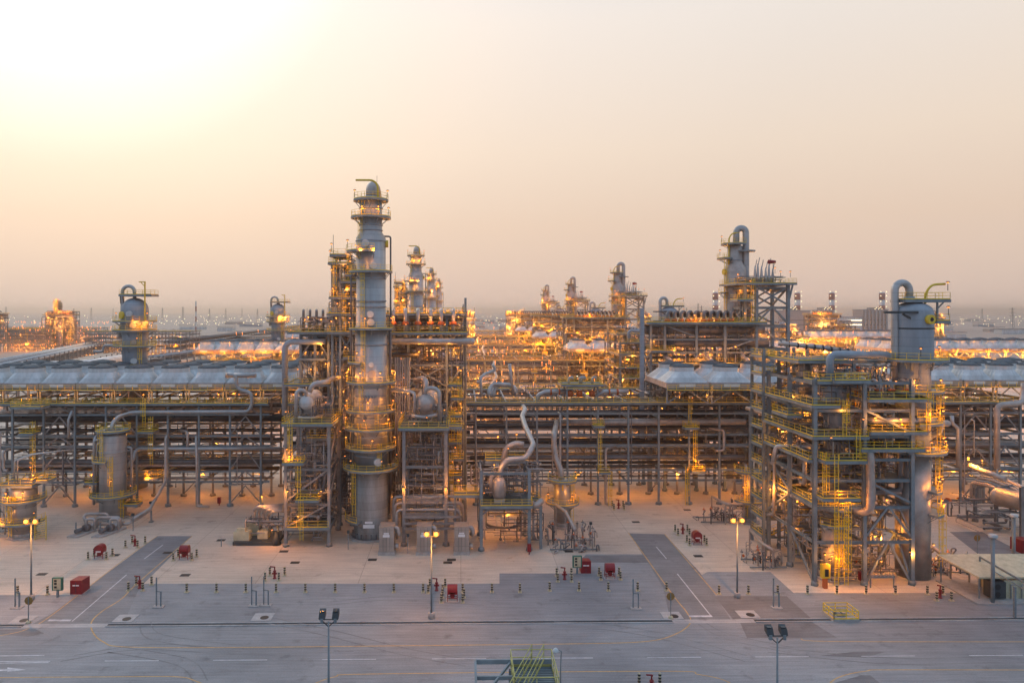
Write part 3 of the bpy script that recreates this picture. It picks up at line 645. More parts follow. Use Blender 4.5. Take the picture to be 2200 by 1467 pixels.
# ---- domed column in the west
def domed(label, px, D, pt, zdome, rad, decks, yb, skirt_r, zsk, lampsp, group, lift=0, big=False):
    c = V((X(px, D), D, 0)); zz = lambda py: Z(py, D); k = D/1500
    zt, z0 = zz(zdome), zz(yb)
    dome = [(zt-rad*.95*(1-math.sin(q)), rad*math.cos(q)) for q in [i*PI/2/9 for i in range(10)]] if not big else [(zt-rad*.6*(1-math.sin(q)), rad*math.cos(q)) for q in [i*PI/2/9 for i in range(10)]]
    dome[-1] = (dome[-1][0], .01)
    t = column('domed_column', label, 'column', c, [(zsk, skirt_r), (z0, skirt_r), (z0+1.5, rad)]+dome, [(0, skirt_r), (zsk, skirt_r)], decks(c, zz), m='paint', lamps=lampsp(c, zz), group=group, sk='cladw' if big else 'skirt')
    return t, c, zz, k
t, c, zz, k = domed('blue grey domed column with a yellow disc and hooked pipe on top, in the west', 290, 180, 612, 640, 3.25,
    lambda c, zz: [(zz(689), 3.2, 5.2, 0, 360), (zz(708), 3.2, 5.2, 0, 360), (zz(741), 3.2, 5.1, 0, 360), (zz(789), 3.0, 4.6, 150, 390)], 725, 3.0, 10,
    lambda c, zz: [(zz(689), 4.8, (330, 180), 0), (zz(708), 4.9, (300, 330, 350), 420), (zz(741), 4.9, (345, 300), 0)], 'domed columns')
MB().tube([c+V((-.1,0,zz(640))), c+V((-.1,0,zz(615))), c+V((-3.1,-.1,zz(615))), c+V((-3.1,-.3,zz(689))), c+V((-3.6,-.6,zz(725)))], .45, 14, 1.6).build('overhead_pipe', 'clad', t)
MB().tube([c+V((-3.6,-1,zz(741))), c+V((-7.5,-1,zz(741))), c+V((-7.5,-1,zz(754))), c+V((-10,-1,zz(754)))], .33, 10).build('branch_pipe', 'clad', t)
deck(t, c.x-3, c.x+5, c.y-2.3, c.y+2.3, zz(633))
for dx in (-2.9, 1.0, 3.2): MB().bar((c.x+dx, c.y-1.8, zz(633)), (c.x+dx, c.y-1.5, zz(652)), .2).build('deck_post', 'dark', t)
a = MB().bar(c+V((3.7,-2.6,zz(606))), c+V((3.7,-2.6,zz(690))), .28).bar(c+V((2.2,-2.6,zz(607))), c+V((3.7,-2.6,zz(607))), .22).bar(c+V((2.6,-2.6,zz(607))), c+V((3.7,-2.6,zz(617))), .15).build('davit', 'yelw', t)
for z, r, a, rad, mm in ((zz(677), 3.2, 232, .95, 'yelw'), (zz(674), 3.2, 272, .75, 'white'), (zz(698), 3.2, 288, .75, 'white'), (zz(733), 3.1, 290, .75, 'cladw'), (zz(773), 3, 290, .75, 'white')): blister(t, c, r, z, a, rad, mm)
ladder(t, c.x+2.6, c.y-2.6, zz(789), zz(708)); train(t, 'domed column with a hooked pipe on its top')
# ---- big domed column in the east
t, c, zz, k = domed('large blue domed column with a yellow ring manway and thick hooked pipe, in the east', 1961, 118, 601, 648, 3.08,
    lambda c, zz: [(zz(771), 3.05, 5.2, 170, 380), (zz(838), 2.7, 4.6, 180, 390), (zz(905), 2.6, 4.4, 250, 400), (zz(966), 2.6, 5.0, 190, 400), (zz(1050), 2.6, 4.3, 290, 400), (zz(1098), 2.6, 4.5, 290, 400)], 783, 2.65, 21,
    lambda c, zz: [(zz(771), 4.9, (250, 5), 0), (zz(838), 4.4, (300, 240), 250), (zz(905), 4.3, (330, 270), 280), (zz(966), 4.8, (310, 350, 270), 330), (zz(1050), 4.2, (330, 300), 330), (zz(1098), 4.3, (340,), 280)], 'domed columns', big=True)
MB().tube([c+V((-.6,0,zz(650))), c+V((-.6,0,zz(607))), c+V((-3.3,-.3,zz(607))), c+V((-3.3,-.4,zz(760))), c+V((-3.0,.5,zz(830)))], .60, 18, 1.7).build('overhead_pipe', 'clad', t)
MB().tube([c+V((-.6,0,zz(647))), c+V((-.6,0,zz(637)))], .85, 18).build('flange', 'paint', t)
deck(t, c.x-2.6, c.x+5.2, c.y-1.9, c.y+1.9, zz(643)); deck(t, c.x+3.1, c.x+5.4, c.y-1.5, c.y+1.5, zz(689))
for dx, z in ((3.6, 689), (.9, 660)): MB().bar((c.x+dx, c.y-.9, zz(643)), (c.x+dx, c.y-.9, zz(z)), .25).build('deck_post', 'steel', t)
MB().bar((c.x+5.0, c.y-.9, zz(645)), (c.x+3.7, c.y-.9, zz(662)), .18).build('brace', 'steel', t)
MB().tube([c+V((1.6,-.8,zz(652))), c+V((1.6,-.8,zz(632))), c+V((2.6,-.8,zz(611))), c+V((5.0,-.8,zz(610)))], .2, 8, 2.5).build('davit', 'yelw', t)
lamp(t, c+V((5.2,-1.2,zz(632)))); lamp(t, c+V((5.3,-1.2,zz(685))));
blister(t, c, 3.08, zz(686), 284, .78, 'yelw', .6); blister(t, c, 3.08, zz(686), 284, .35, 'black', .64)
MB().bar(c+V((-6.5,-2.6,zz(671))), c+V((-1,-2.8,zz(671))), .5, .4).bar(c+V((-3.3,-2.4,zz(674))), c+V((-1,-2.2,zz(690))), .3).build('pipe_guide', 'dark', t)
for q in range(4): MB().bar(c+V((-2+q*1.3,-2.9,zz(770))), c+V((-1.6+q*1.1,-2.2,zz(795))), .25).build('bracket', 'steel', t)
MB().lathe([(3.1, zz(707)), (3.14, zz(707)+.02), (3.14, zz(707)+.25), (3.1, zz(707)+.27)], (c.x, c.y, 0), 36).build('stiffener_ring', 'dark', t)
ladder(t, c.x+3.2, c.y-1.8, zz(905), zz(838)); ladder(t, c.x+3.4, c.y-1.6, zz(966), zz(905)); ladder(t, c.x+3.2, c.y-2, zz(1098), zz(1050)); ladder(t, c.x+3.6, c.y-1.8, 2, zz(1098)); ladder(t, c.x+2.9, c.y-2, zz(1050), zz(966))
train(t, 'domed column with a thick hooked pipe')
# ---- right tower with the big inverted U pipe
D = 186; c = V((X(1579, D), D, 0)); zz = lambda py: Z(py, D)
t = column('fractionating_column', 'pale column crowned by a huge upside down U pipe, before the east condenser tower', 'column', c,
    [(8, 2.85), (zz(577), 2.85), (zz(563), 2.0), (zz(530), 1.95), (zz(522), 1.2), (zz(521), .01)], [(0, 2.9), (8, 2.87)],
    [(zz(523), 1.0, 3.6, 90, 300), (zz(554), 1.95, 4.6, 140, 230), (zz(628), 2.85, 4.2, 160, 210)],
    [(zz(584), 2.85, 188, .8, 'yelw'), (zz(584), 2.85, -6, .8, 'yelw')], m='cladw',
    lamps=[(zz(523), 3.4, (170,), 0), (zz(554), 4.4, (190,), 0), (zz(640), 4.6, (320, 290), 220)], lads=[(200, 2.85, zz(670), zz(554))], straps=[(zz(py), 2.85) for py in (640, 700)]+[(zz(560), 2.0)], group='tall front columns')
MB().tube([c+V((.2,-.3,zz(540))), c+V((.2,-.3,zz(490))), c+V((2.6,-.8,zz(490))), c+V((2.6,-.8,zz(592))), c+V((3.2,-1,zz(620))), c+V((3.2,-1,20))], .85, 18, 1.2).build('overhead_pipe', 'clad', t)
MB().ring(c+V((2.4,-.8,0)), 1.1, 2.6, zz(541), zz(538), n=12).build('pipe_guide', 'steel', t)
MB().tube([c+V((-2,-1,zz(580))), c+V((-2,-1,zz(512))), c+V((-1.2,-1,zz(501))), c+V((.6,-1,zz(500)))], .18, 8, 2).build('davit', 'yelw', t)
train(t, 'column crowned by an upside down U pipe')
# ================================================================ smaller vessels in front
def vessel(label, px, D, top, base, r, decks, m='clad', lampz=(), group='small front vessels', skirt_top=None, lads=(), name='vertical_vessel'):
    c = V((X(px, D), D, 0)); zz = lambda py: Z(py, D); zt = zz(top)
    prof = [(skirt_top or 1.0, r), (zt-r*.5, r)]+[(zt-r*.5*(1-math.sin(q)), r*math.cos(q)+.001) for q in [i*PI/2/6 for i in range(1, 7)]]
    t = column(name, label, 'vessel', c, prof, [(0, r*1.03), (skirt_top or 1.0, r*1.01)], [(zz(z), r*.6 if f else r, rr, a0, a1) for z, rr, a0, a1, f in decks], m=m, lamps=[(zz(z), rr, a, p) for z, rr, a, p in lampz], group=group)
    MB().ring(c, .1, r+.8, 0, .3, n=8).build('foundation', 'blockc', t)
    for a, z0, z1 in lads:
        a = math.radians(a); ladder(t, c.x+(r+.35)*math.cos(a), c.y+(r+.35)*math.sin(a), zz(z0), zz(z1))
    return t, c, zz
t, c, zz = vessel('tall grey vessel with yellow railed top and mid ring, in the west', 243, 154, 922, 1105, 2.75,
    [(921, 3.5, 0, 360, 1), (983, 4.2, 200, 275, 0), (1056, 4.7, 150, 400, 0)], lampz=[(1056, 4.5, (215, 345), 0), (1040, 4, (290,), 60)], lads=[(250, 983, 921), (290, 1056, 983), (330, 1105, 1056)], skirt_top=zz(1060)-4)
MB().lathe([(2.78, zz(968)), (2.88, zz(968)+.05), (2.88, zz(968)+.25), (2.78, zz(968)+.3)], (c.x, c.y, 0), 30).build('stiffener_ring', 'clad', t)
deck(t, c.x+2.8, c.x+5.8, c.y-1.2, c.y+1.2, zz(1077)); deck(t, c.x-5.4, c.x-2.8, c.y-1.5, c.y+1, zz(1030))
for i, a in enumerate((200, 172, 15, 35)): q = math.radians(a); MB().tube([c+V((2.5*math.cos(q), 2.5*math.sin(q), 17-i)), c+V((3.7*math.cos(q), 3.7*math.sin(q), 17-i)), c+V((3.7*math.cos(q), 3.7*math.sin(q), 3))], .3, 9).build('side_pipe', 'clad', t)
t, c, zz = vessel('squat grey vessel with a yellow disc under a railed deck, at the west edge', 50, 141, 1036, 1145, 2.3,
    [(1066, 4.1, 220, 400, 0), (1112, 3.9, 225, 380, 0)], lampz=[(1066, 3.9, (255, 300), 380), (1112, 3.8, (330,), 0)], lads=[(245, 1140, 1066)])
deck(t, c.x-3.4, c.x+3.6, c.y-3, c.y+2.4, zz(1031)); blister(t, c, 2.3, zz(1062), 262, .5, 'yelw', .15)
deck(t, c.x+3.6, c.x+6, c.y-2, c.y+1, zz(1024)); lamp(t, c+V((3.5, -2.5, zz(1031))), 450); lamp(t, c+V((-3.2, -2.8, zz(1128))), 350)
a = MB()
for i in range(9): a.bar((c.x+3.8, c.y-2.5, .3+i*.42), (c.x+6, c.y-2.5, .8+i*.42), .1)
a.bar((c.x+3.8,c.y-2.5,0), (c.x+3.8,c.y-2.5,4.6), .12).bar((c.x+6,c.y-2.5,0), (c.x+6,c.y-2.5,4.8), .12).build('slatted_gate', 'yelw', t); clutter(t, c.x-6, c.x-2.6, c.y-2, c.y+2, .3, 9, 12)
for dx in (-1.1, -.5): MB().tube([c+V((dx,-1,zz(1036))), c+V((dx,-1,zz(984))), c+V((dx+.6,3,zz(980))), c+V((dx+6,8,zz(980)))], .16, 8).build('vent_pipe', 'clad', t)
t, c, zz = vessel('small grey vessel with a yellow arrow mark and wide ring, south of the rack centre', 1208, 146, 1028, 1130, 1.75,
    [(1030, 3.1, 150, 390, 1), (1078, 3.5, 0, 360, 0)], lampz=[(1030, 2.9, (200, 330), 0), (1078, 3.3, (200, 300), 220)], lads=[(340, 1118, 1078), (345, 1078, 1030)])
MB().box(c.x-.3, c.y-1.82, zz(1050), c.x-.02, c.y-1.74, zz(1035)).build('arrow_mark', 'yelw', t)
MB().tube([c+V((-.3,-.3,zz(1030))), c+V((-.3,-.3,zz(1012))), c+V((-1.3,.6,zz(985))), c+V((-1.6,1,zz(960))), c+V((-1.6,1,18.9)), V((X(1196,164),164,18.9))], .6, 14, 1.5).build('overhead_pipe', 'cladw', t)
t, c, zz = vessel('lower vessel with caged ladders and glowing base under the east tower corner', 1788, 116.5, 1130, 1250, 1.65,
    [(1125, 2.7, 200, 380, 0), (1088, 3.0, 200, 380, 0)], lampz=[(1213, 2.4, (215, 240), 260), (1210, 2.5, (320,), 160), (1090, 2.8, (270, 300), 180)], m='cladw', lads=[(262, 1240, 1090), (285, 1240, 1125)])
clutter(t, c.x-2, c.x+2.5, c.y-3, c.y-2.3, .4, 3, 8, .05, .13)
t, c, zz = vessel('upper grey drum with a yellow mark standing inside the east tower', 1799, 121, 828, 1000, 2.2, [(872, 3.3, 180, 330, 0)], m='paint', name='vertical_drum')
MB().box(c.x+.4, c.y-2.3, zz(856), c.x+.9, c.y-2.2, zz(842)).build('yellow_mark', 'yelw', t)
t, c, zz = vessel('shaded vessel with curved yellow rail ring, inside the stair tower feet', 1728, 128, 1080, 1190, 1.9, [(1148, 3.4, 170, 370, 0), (1088, 3.3, 150, 300, 0)], lampz=[(1148, 3.2, (200,), 200), (1088, 3.1, (170, 215), 350)], lads=[(215, 1190, 1088)])
t, c, zz = vessel('small vessel on a railed frame beside the stair tower', 1610, 148, 1015, 1115, 1.4, [(1012, 3.1, 150, 390, 1), (1075, 3.2, 180, 360, 0)], lampz=[(1012, 2.9, (200,), 0), (1062, 3.0, (225, 300), 380)], lads=[(225, 1110, 1012)])
# ================================================================ pipe racks
BAY = 7.1; RX0 = X(1350, 162)
def rack(label, pxa, pxb, seed, D=162, rows=(0, 9, 18, 27), brace=(), lampn=6):
    i0, i1 = math.ceil((X(pxa, D)-RX0)/BAY), math.floor((X(pxb, D)-RX0)/BAY)
    xs = [RX0+BAY*i for i in range(i0, i1+1)]; ys = [D+r for r in rows]; r = random.Random(seed)
    t = thing('pipe_rack', label, 'pipe rack', (sum(xs)/len(xs), D, 0), 'pipe racks')
    zl = [8.6, 12.6, 16.8, 20.6]; ztop = 23.8
    for k, x in enumerate(xs):
        b = MB()
        for z in zl+[ztop]: b.hb((x, ys[0], z-.3), (x, ys[-1], z-.3), .35, .55)
        if k % 2: b.hb((x, ys[0], 5.0), (x, ys[-1], 5.0), .3, .4)
        b = b.build('trestle', 'steel', t)
        for j, y in enumerate(ys):
            MB().hb((x, y, 0), (x, y, ztop-.1), .42, .42).lathe([(.8, 0), (.7, .6)], (x, y, 0), 4).build('post', 'steel' if j == 0 else 'steelb', b)
    xa, xb = xs[0]-2, xs[-1]+2
    for j, y in enumerate(ys):
        for z in (zl[0]-.6, zl[2]-.6, ztop-.55) if j else (5.6, zl[0]-.6, zl[1]+1.2, zl[2]-.6, zl[3]+.5, ztop-.55):
            MB().hb((xa, y, z), (xb, y, z), .25, .45).build('girder', 'steel' if j == 0 else 'steelb', t)
    for k, st in brace:
        if k-i0 < 0 or k-i0+1 >= len(xs): continue
        x0, x1 = xs[k-i0], xs[k-i0+1]; lv = [0.6, 5, 8.4, 13.6, 16.4, 21, 23.3]
        for a, c in zip(lv, lv[1:]):
            m = MB(); m.bar((x0, ys[0]+.05, a), ((x0+x1)/2, ys[0]+.05, c-.3), .26).bar((x1, ys[0]+.05, a), ((x0+x1)/2, ys[0]+.05, c-.3), .26).bar((x0, ys[0]+.05, c), (x1, ys[0]+.05, c), .25).build('brace', 'steelb', t)
    # pipes lying along the rack (inner, smaller ones are fixed parts of it)
    for z, nn, rm in ((zl[0], 11, .30), (zl[1], 12, .34), (zl[2], 13, .26), (zl[3], 13, .36), (5.4, 4, .2)):
        y = ys[0]+.8
        for q in range(nn):
            y += r.uniform(.9, 2.9)
            if y > ys[-1]: break
            rad = rm*r.choice((.3, .4, .5, .6, .8, 1, 1.3)); x0, x1 = xa, xb
            if r.random() < .3: x0 = r.uniform(xa, xb)
            if r.random() < .3: x1 = r.uniform(xa, xb)
            if x1-x0 < 12: x0, x1 = xa, xb
            pts = [(x0, y, z+rad), (x1, y, z+rad)]
            if x0 > xa and r.random() < .7: pts = [(x0, y-.0, z+rad-r.choice((3, 4, -3)))]+pts
            MB().tube(pts, rad, 8 if rad < .25 else 11).build('pipe', r.choice(('cladd', 'cladd', 'cladk', 'cladw', 'clad')), t)
    for q_, (za, zb) in enumerate(((.6, 5), (5.2, 8.3), (9.2, 12.3), (13.3, 16.4), (17.3, 20.3), (21, 23.5))):
        tubing(t, xa, xb, ys[0]+.3, ys[-1], za if q_ else 2.5, zb, int((xb-xa)*(.35 if q_ else .12)), seed*10+q_, ('cladd', 'steelb'))
    tubing(t, xa, xb, ys[0]+3, ys[-1]-1, ztop+.4, ztop+2.6, int((xb-xa)*.35), seed*10+8, ('clad', 'cladw'), .2)
    for j in (1, 3):
        for k in range(0, len(xs)-1, 3): MB().bar((xs[k], ys[j], .5), (xs[k+1], ys[j], 8), .24).bar((xs[k+1], ys[j], 8.6), (xs[k], ys[j], 16), .24).build('back_brace', 'steelb', t)
    # drops on the front face
    for q in range(int((xb-xa)/9)):
        x = r.uniform(xa, xb); z1 = r.choice(zl)+.5; z0 = r.choice([a for a in [0.3, 5, 8.6, 12.6] if a < z1-3]); y = ys[0]-r.uniform(.5, 1.0); rad = r.choice((.1, .16, .22, .3))
        MB().tube([(x+r.uniform(-3, 3), y+2, z1), (x, y, z1), (x, y, z0), (x+r.choice((-1, 1))*r.uniform(.5, 3), y, z0)], rad, 9).build('drop_pipe', r.choice(('clad', 'cladw', 'cladd')), t)
    # top walkway
    d = MB().box(xa, ys[0]-1.6, ztop, xb, ys[0]+1.2, ztop+.1).build('walkway', 'grate', t)
    MB().rail([(xa, ys[0]-1.55, ztop+.1), (xb, ys[0]-1.55, ztop+.1)], 1.15, 2.0, .07).build('railing', 'yel', d)
    MB().bar((xa, ys[0]-1.5, ztop-.15), (xb, ys[0]-1.5, ztop-.15), .2, .35).build('edge_beam', 'steel', d)
    d = MB().box(xa, ys[-1]-1, ztop, xb, ys[-1]+1.5, ztop+.1).build('walkway', 'grate', t)
    MB().rail([(xa, ys[-1]+1.4, ztop+.1), (xb, ys[-1]+1.4, ztop+.1)], 1.15, 2.4, .07).build('railing', 'yel', d)
    for q in range(lampn):
        x = xa+(xb-xa)*(q+.5)/lampn
        lamp(t, (x, ys[0]-.7, ztop+.1), 0, q % 3 == 0)
        b = bpy.data.objects.new('under_lamp', LAMP_ME); C.objects.link(b); b.parent = t; b.location = V((x+2, ys[1], 5.2))-V(t.location)
        e = bpy.data.objects.new('bulb', BULB_ME); C.objects.link(e); e.parent = b; e.location = (0,0,.05)
        light((0,-.8,-.3), 1000, b)
        if q % 2: light((3, 4, 7), 500, b); light((-3, 12, 14), 700, b)
    return t
def bayat(px): return round((X(px, 162)-RX0)/BAY)
for a, b, s, l, br, ln in ((-60, 610, 1, 'western stretch of the long steel pipe rack under the row of white coolers', [(bayat(492), 'A'), (bayat(75), 'A'), (bayat(228), 'A')], 5),
                     (610, 1640, 2, 'middle stretch of the long pipe rack, open above the glowing apron', [], 9),
                     (1640, 2320, 3, 'eastern stretch of the pipe rack behind the east tower', [(bayat(2150), 'A'), (bayat(2060), 'A')], 5)):
    t = rack(l, a, b, s, brace=br, lampn=ln); train(t, ('western', 'middle', 'eastern')[s-1]+' stretch of the pipe rack')
    if s == 1: ladder(t, X(75,160), 159.6, 8, 19); ladder(t, X(328,160), 159.4, 10, 20); ladder(t, X(328,160)-1.5, 159, 19, 24); deck(t, X(300,160), X(335,160), 158.5, 161.5, Z(923,160)); deck(t, X(318,160), X(348,160), 158, 161.5, Z(1020,160)); lamp(t, (X(325,160), 158.4, Z(1020,160)-1.4), 420); lamp(t, (X(75,160), 158.4, 8), 300); deck(t, X(40,160), X(105,160), 157, 161, Z(868,160)); deck(t, X(52,160), X(82,160), 158, 161, Z(925,160))
    if s == 2:
        for px, z0, z1 in ((1288, 7, 19), (1310, 0, 7), (1482, 19, 24), (1492, 8, 18), (1475, 0, 8)): ladder(t, X(px,161), 160.9, z0, z1)
        for pa, pb, py in ((1273,1296,913), (1285,1308,1012), (1468,1498,917), (1482,1512,1010)): deck(t, X(pa,161), X(pb,161), 159.5, 161.8, Z(py,161))
        lamp(t, (X(1498,160), 159.2, Z(1010,160)), 900)
    if s == 3:
        lamp(t, (X(2080,150), 150, Z(1010,150)), 1500)
# large pipes running along the front of the rack: things of their own
z = lambda py, D=162: Z(py, D)
bp = [((-120, 896), (610, 896), .95, 166, 'cladk', 'huge dark pipe high in the western rack'), ((-120, 990), (610, 990), .6, 164, 'cladd', 'thick pipe at mid height of the western rack'),
      ((-120, 1004), (600, 1000), .5, 170, 'cladk', 'dark pipe behind the mid height western pipe'), ((1020, 889), (1610, 889), .95, 172, 'cladk', 'huge dark pipe under the central walkway'), ((1200, 907), (1600, 907), .78, 164, 'cladw', 'long warm grey pipe across the central rack'),
      ((1020, 917), (1620, 917), .45, 168, 'cladk', 'black pipe below the long warm grey pipe'), ((1010, 983), (1600, 983), .55, 163.5, 'cladd', 'lower thick pipe of the central rack'), ((1180, 955), (1290, 955), .65, 167, 'cladk', 'short dark pipe with a bend in the central rack'), ((1000, 1003), (1560, 1003), .45, 168, 'cladd', 'pipe just above the ladders landing in the central rack'),
      ((610, 930), (1010, 930), .65, 168, 'cladk', 'dark thick pipe passing behind the tallest column'), ((640, 896), (1010, 896), .8, 170, 'cladk', 'huge dark pipe behind the exchanger towers'), ((2010, 905), (2330, 905), .85, 166, 'cladk', 'huge dark pipe high in the eastern rack'), ((2020, 962), (2330, 962), .5, 164, 'cladd', 'thick pipe at mid height of the eastern rack'), ((2030, 982), (2330, 985), .55, 170, 'cladk', 'dark pipe low in the eastern rack')]
for (a, y0), (b, y1), r, D, m, l in bp: pipe(l, [(X(a,D), D, Z(y0,D)), (X(b,D), D, Z(y0,D))], r, m, group='large rack pipes')
o = pipe('grey pipe from the top of the western vessel bending along the rack', [P(240,928,154), P(240,908,154), P(255,893,157), P(285,884,160), P(535,883,160), P(541,868,160), P(541,842,160), P(508,835,160), P(508,806,160), P(488,803,160)], .42, 'clad', bend=1.6)
pipe('short header pipe lying above the western coolers', [P(485,806,161), P(550,806,161)], .52, 'clad', supports=())
pipe('long grey pipe at mid height in front of the western rack', [P(272,1000,156), P(286,985,158), P(290,962,159.5), P(605,962,159.5)], .40, 'clad', bend=1.4)
pipe('thin steep grey pipe rising beside the western rack', [P(283,1113,146), P(322,1090,150), P(356,1030,158), P(356,940,159), P(360,932,160)], .35, 'cladw', bend=1.2)
pipe('vertical pipe hanging down at the second western post, bent at its foot', [P(421,935,159), P(423,1000,159), P(423,1085,159), P(450,1085,159)], .28, 'cladw')
pipe('tall pipe with an S bend beside the western brace', [P(148,940,159.5), P(147,900,160), P(155,880,160.5)], .3, 'clad'); 
pipe('vertical pipe west of the western vessel', [P(203,1020,157), P(203,940,157), P(210,932,159)], .34, 'clad')
# ================================================================ air coolers on the rack
def cooler(label, x, D, z0, pitch, rows, stem=None, dy=8.4, k_=.76):
    t = thing('air_cooler', label, 'air cooler', (x, D, z0), 'white air coolers on the racks'); h = pitch/2-.12; hy = dy/2-.1
    for k in range(rows):
        y = D+hy+k*dy
        MB().box(x-h, y-hy, z0+.9, x+h, y+hy, z0+2.1).build('tube_bundle', 'pinkish', t)
        a = MB(); rr = min(h, hy)*k_; n = 24; vs = []
        for i in range(n):
            q = 2*PI*(i+.5)/n; cx, cy = math.cos(q), math.sin(q); m_ = max(abs(cx), abs(cy)); vs.append((x+h*cx/m_, y+hy*cy/m_, z0+2.1))
        for i in range(n): q = 2*PI*(i+.5)/n; vs.append((x+rr*math.cos(q), y+rr*math.sin(q), z0+4.4))
        for i in range(n): q = 2*PI*(i+.5)/n; vs.append((x+rr*math.cos(q), y+rr*math.sin(q), z0+5.4))
        o = a.add(vs, [(i, (i+1)%n, (i+1)%n+n, i+n) for i in range(n)]+[(i+n, (i+1)%n+n, (i+1)%n+2*n, i+2*n) for i in range(n)]).build('hood', 'white', t)
        b = MB().lathe([(rr+.12, z0+5.4), (rr-.1, z0+5.6), (1.0, z0+6.1), (.05, z0+6.15)], (x, y, 0), 24)
        for i in range(12): q = 2*PI*i/12; b.bar((x, y, z0+6.2), (x+rr*math.cos(q), y+rr*math.sin(q), z0+5.66), .1)
        b.build('fan_guard', 'guard', o)
    lg = MB()
    for sx in (-1, 1):
        lg.bar((x+sx*h*.95, D+.4, z0-2.6), (x+sx*h*.95, D+.4, z0+.9), .3)
    lg.bar((x-h*.95, D+.4, z0-2.5), (x, D+.4, z0+.5), .22).bar((x+h*.95, D+.4, z0-2.5), (x, D+.4, z0+.5), .22).bar((x-h, D+.3, z0+.7), (x+h, D+.3, z0+.7), .25, .4)
    lg.build('support_frame', 'steel', t)
    d = MB().box(x-h-.1, D-1.3, z0+.45, x+h+.1, D, z0+.55).build('walkway', 'grate', t)
    MB().rail([(x-h-.1, D-1.25, z0+.55), (x+h+.1, D-1.25, z0+.55)], 1.15, 1.9, .07).build('railing', 'yel', d)
    MB().box(x-h*.4, D-.03, z0+1.2, x+h*.35, D-.005, z0+1.8).build('lettering_plate', 'signw', t)
    lamp(t, (x+h*.8, D-1.1, z0-2.4), 300)
    return train(t, stem) if stem else t
nm = ['westmost', 'second', 'third', 'fourth', 'fifth', 'sixth', 'seventh', 'eighth', 'ninth']
for i in range(9): cooler(f'white hooded air cooler bay, {nm[i]} from the west end of the front rack', X(-38+80*i, 164), 164, 26.1, 8.65, 3, f'{nm[i]} western air cooler bay')
for i in range(3): cooler(f'white air cooler bay with a lit front beside the stair tower, {nm[i] if i else "first"} from the west', X(1478+96*i, 155), 155, 26.9, 9.85, 2, f'{("first","second","third")[i]} central air cooler bay', 9.0, .62)
for i in range(5): cooler(f'white air cooler bay east of the big domed column, {nm[i] if i else "first"} of its row', X(2035+70*i, 165), 165, 26.4, 7.6, 3, f'{("first","second","third","fourth","fifth")[i]} eastern air cooler bay')
# central rack top
D = 163; t = thing('valve_platform', 'green edged platform with three gooseneck pipes above the central walkway', 'platform', P(1252, 830, D)-V((0,0,0)))
frame(t, [X(1218,D), X(1284,D)], [D, D+4], [Z(866,D), Z(826,D)], .35, base=False); deck(t, X(1205,D), X(1295,D), D-1, D+5, Z(825,D))
for px in (1222, 1245, 1249, 1272): MB().tube([P(px,830,D+1), P(px,812,D+1), P(px+8,810,D+1), P(px+8,816,D+1)], .3, 10).build('gooseneck', 'clad', t)
for px in (1225, 1245, 1272): MB().lathe([(.7,0), (.7,1.2), (.3,1.4)], P(px,852,D+1), 10).build('valve_body', 'orange', t)
lamp(t, P(1240,826,D-.5), 0, True)
for a, b, l in ((1160, 1225, 'western'), (1285, 1345, 'eastern')):
    pipe('fat grey valve run on the rack top, '+l+' side of the gooseneck platform', [P(a-5,862,D+2), P(a-5,850,D+2), P(a+12,842,D+2), P(b+5,842,D+2)], .55, 'clad', [(P(a+22,842,D+2), P(a+25,842,D+2)), (P(a+40,842,D+2), P(a+43,842,D+2))])
for k, dx in enumerate((0, 5, 11)):
    pipe(('outer', 'middle', 'inner')[k]+' white hooped pipe in the cluster on the rack top', [P(1050+dx,850,166+k), P(1050+dx,838,166+k), P(1058+dx,824+2*k,167+k), P(1098+dx,826+2*k,168+k), P(1108,848,169+k)], .42, 'white', bend=1.4)
pipe('white kinked riser pipe on the rack top', [P(1034,852,167), P(1032,812,167), P(1042,803,168), P(1060,797,168), P(1064,792,168), P(1058,783,168)], .36, 'white', bend=.9)
pipe('single upright white riser beside the hooped cluster', [P(1103,850,168), P(1098,815,168), P(1095,782,168)], .4, 'cladw', bend=.8)
# ================================================================ exchanger towers in the middle
def exchanger(root, c, L, r, m='clad', ay=1):
    """horizontal exchanger pointing along Y with a dished channel cover to the viewer"""
    MB().lathe([(.01, -1.0), (r*.55, -.8), (r*.95, -.3), (r, 0), (r*1.12, .05), (r*1.12, .35), (r, .4), (r, L*.5), (r*1.35, L*.62), (r*1.35, L)], c, 22, 'y').build('exchanger_shell', m, root)
    for k in (.25, .8): MB().box(c[0]-r*.7, c[1]+L*k-.3, c[2]-r*1.9, c[0]+r*.7, c[1]+L*k+.3, c[2]-r*.7).build('saddle', 'blockc', root)
D = 134
t = thing('exchanger_tower', 'open steel tower with a white capped exchanger on top, west of the tallest column', 'steel tower', (X(660,D), D, 0), 'exchanger towers')
x0, x1 = X(614,D), X(707,D); lv = [0, Z(1130,D), Z(1075,D), Z(1000,D), Z(908,D)]
frame(t, [x0, x1], [D, D+10], lv, .55, 'steelb', [('f',0,1,'/'), ('f',0,2,'/'), ('r',0,2,'/'), ('r',0,1,'\\'), ('r',0,3,'/'), ('b',0,1,'x')])
deck(t, x0-.6, x1+.7, D-.8, D+11, lv[4]); deck(t, x0, x1, D-.3, D+6, lv[1], 'fl'); deck(t, x0-.4, x0+3.6, D-1.2, D+2, Z(990,D)); deck(t, x0+2.2, x0+6.5, D-1.6, D+1, Z(1068,D)); deck(t, x0+2, x1, D+9, D+12, Z(958,D), 'fb')
exchanger(t, (X(655,D), D+1.2, Z(866,D)), 8, 1.25, 'white')
MB().tube([P(636,905,D+.8), P(636,838,D+.8), P(657,836,D+.8), P(659,856,D+1.8)], .36, 12, 1.3).build('riser_pipe', 'clad', t)
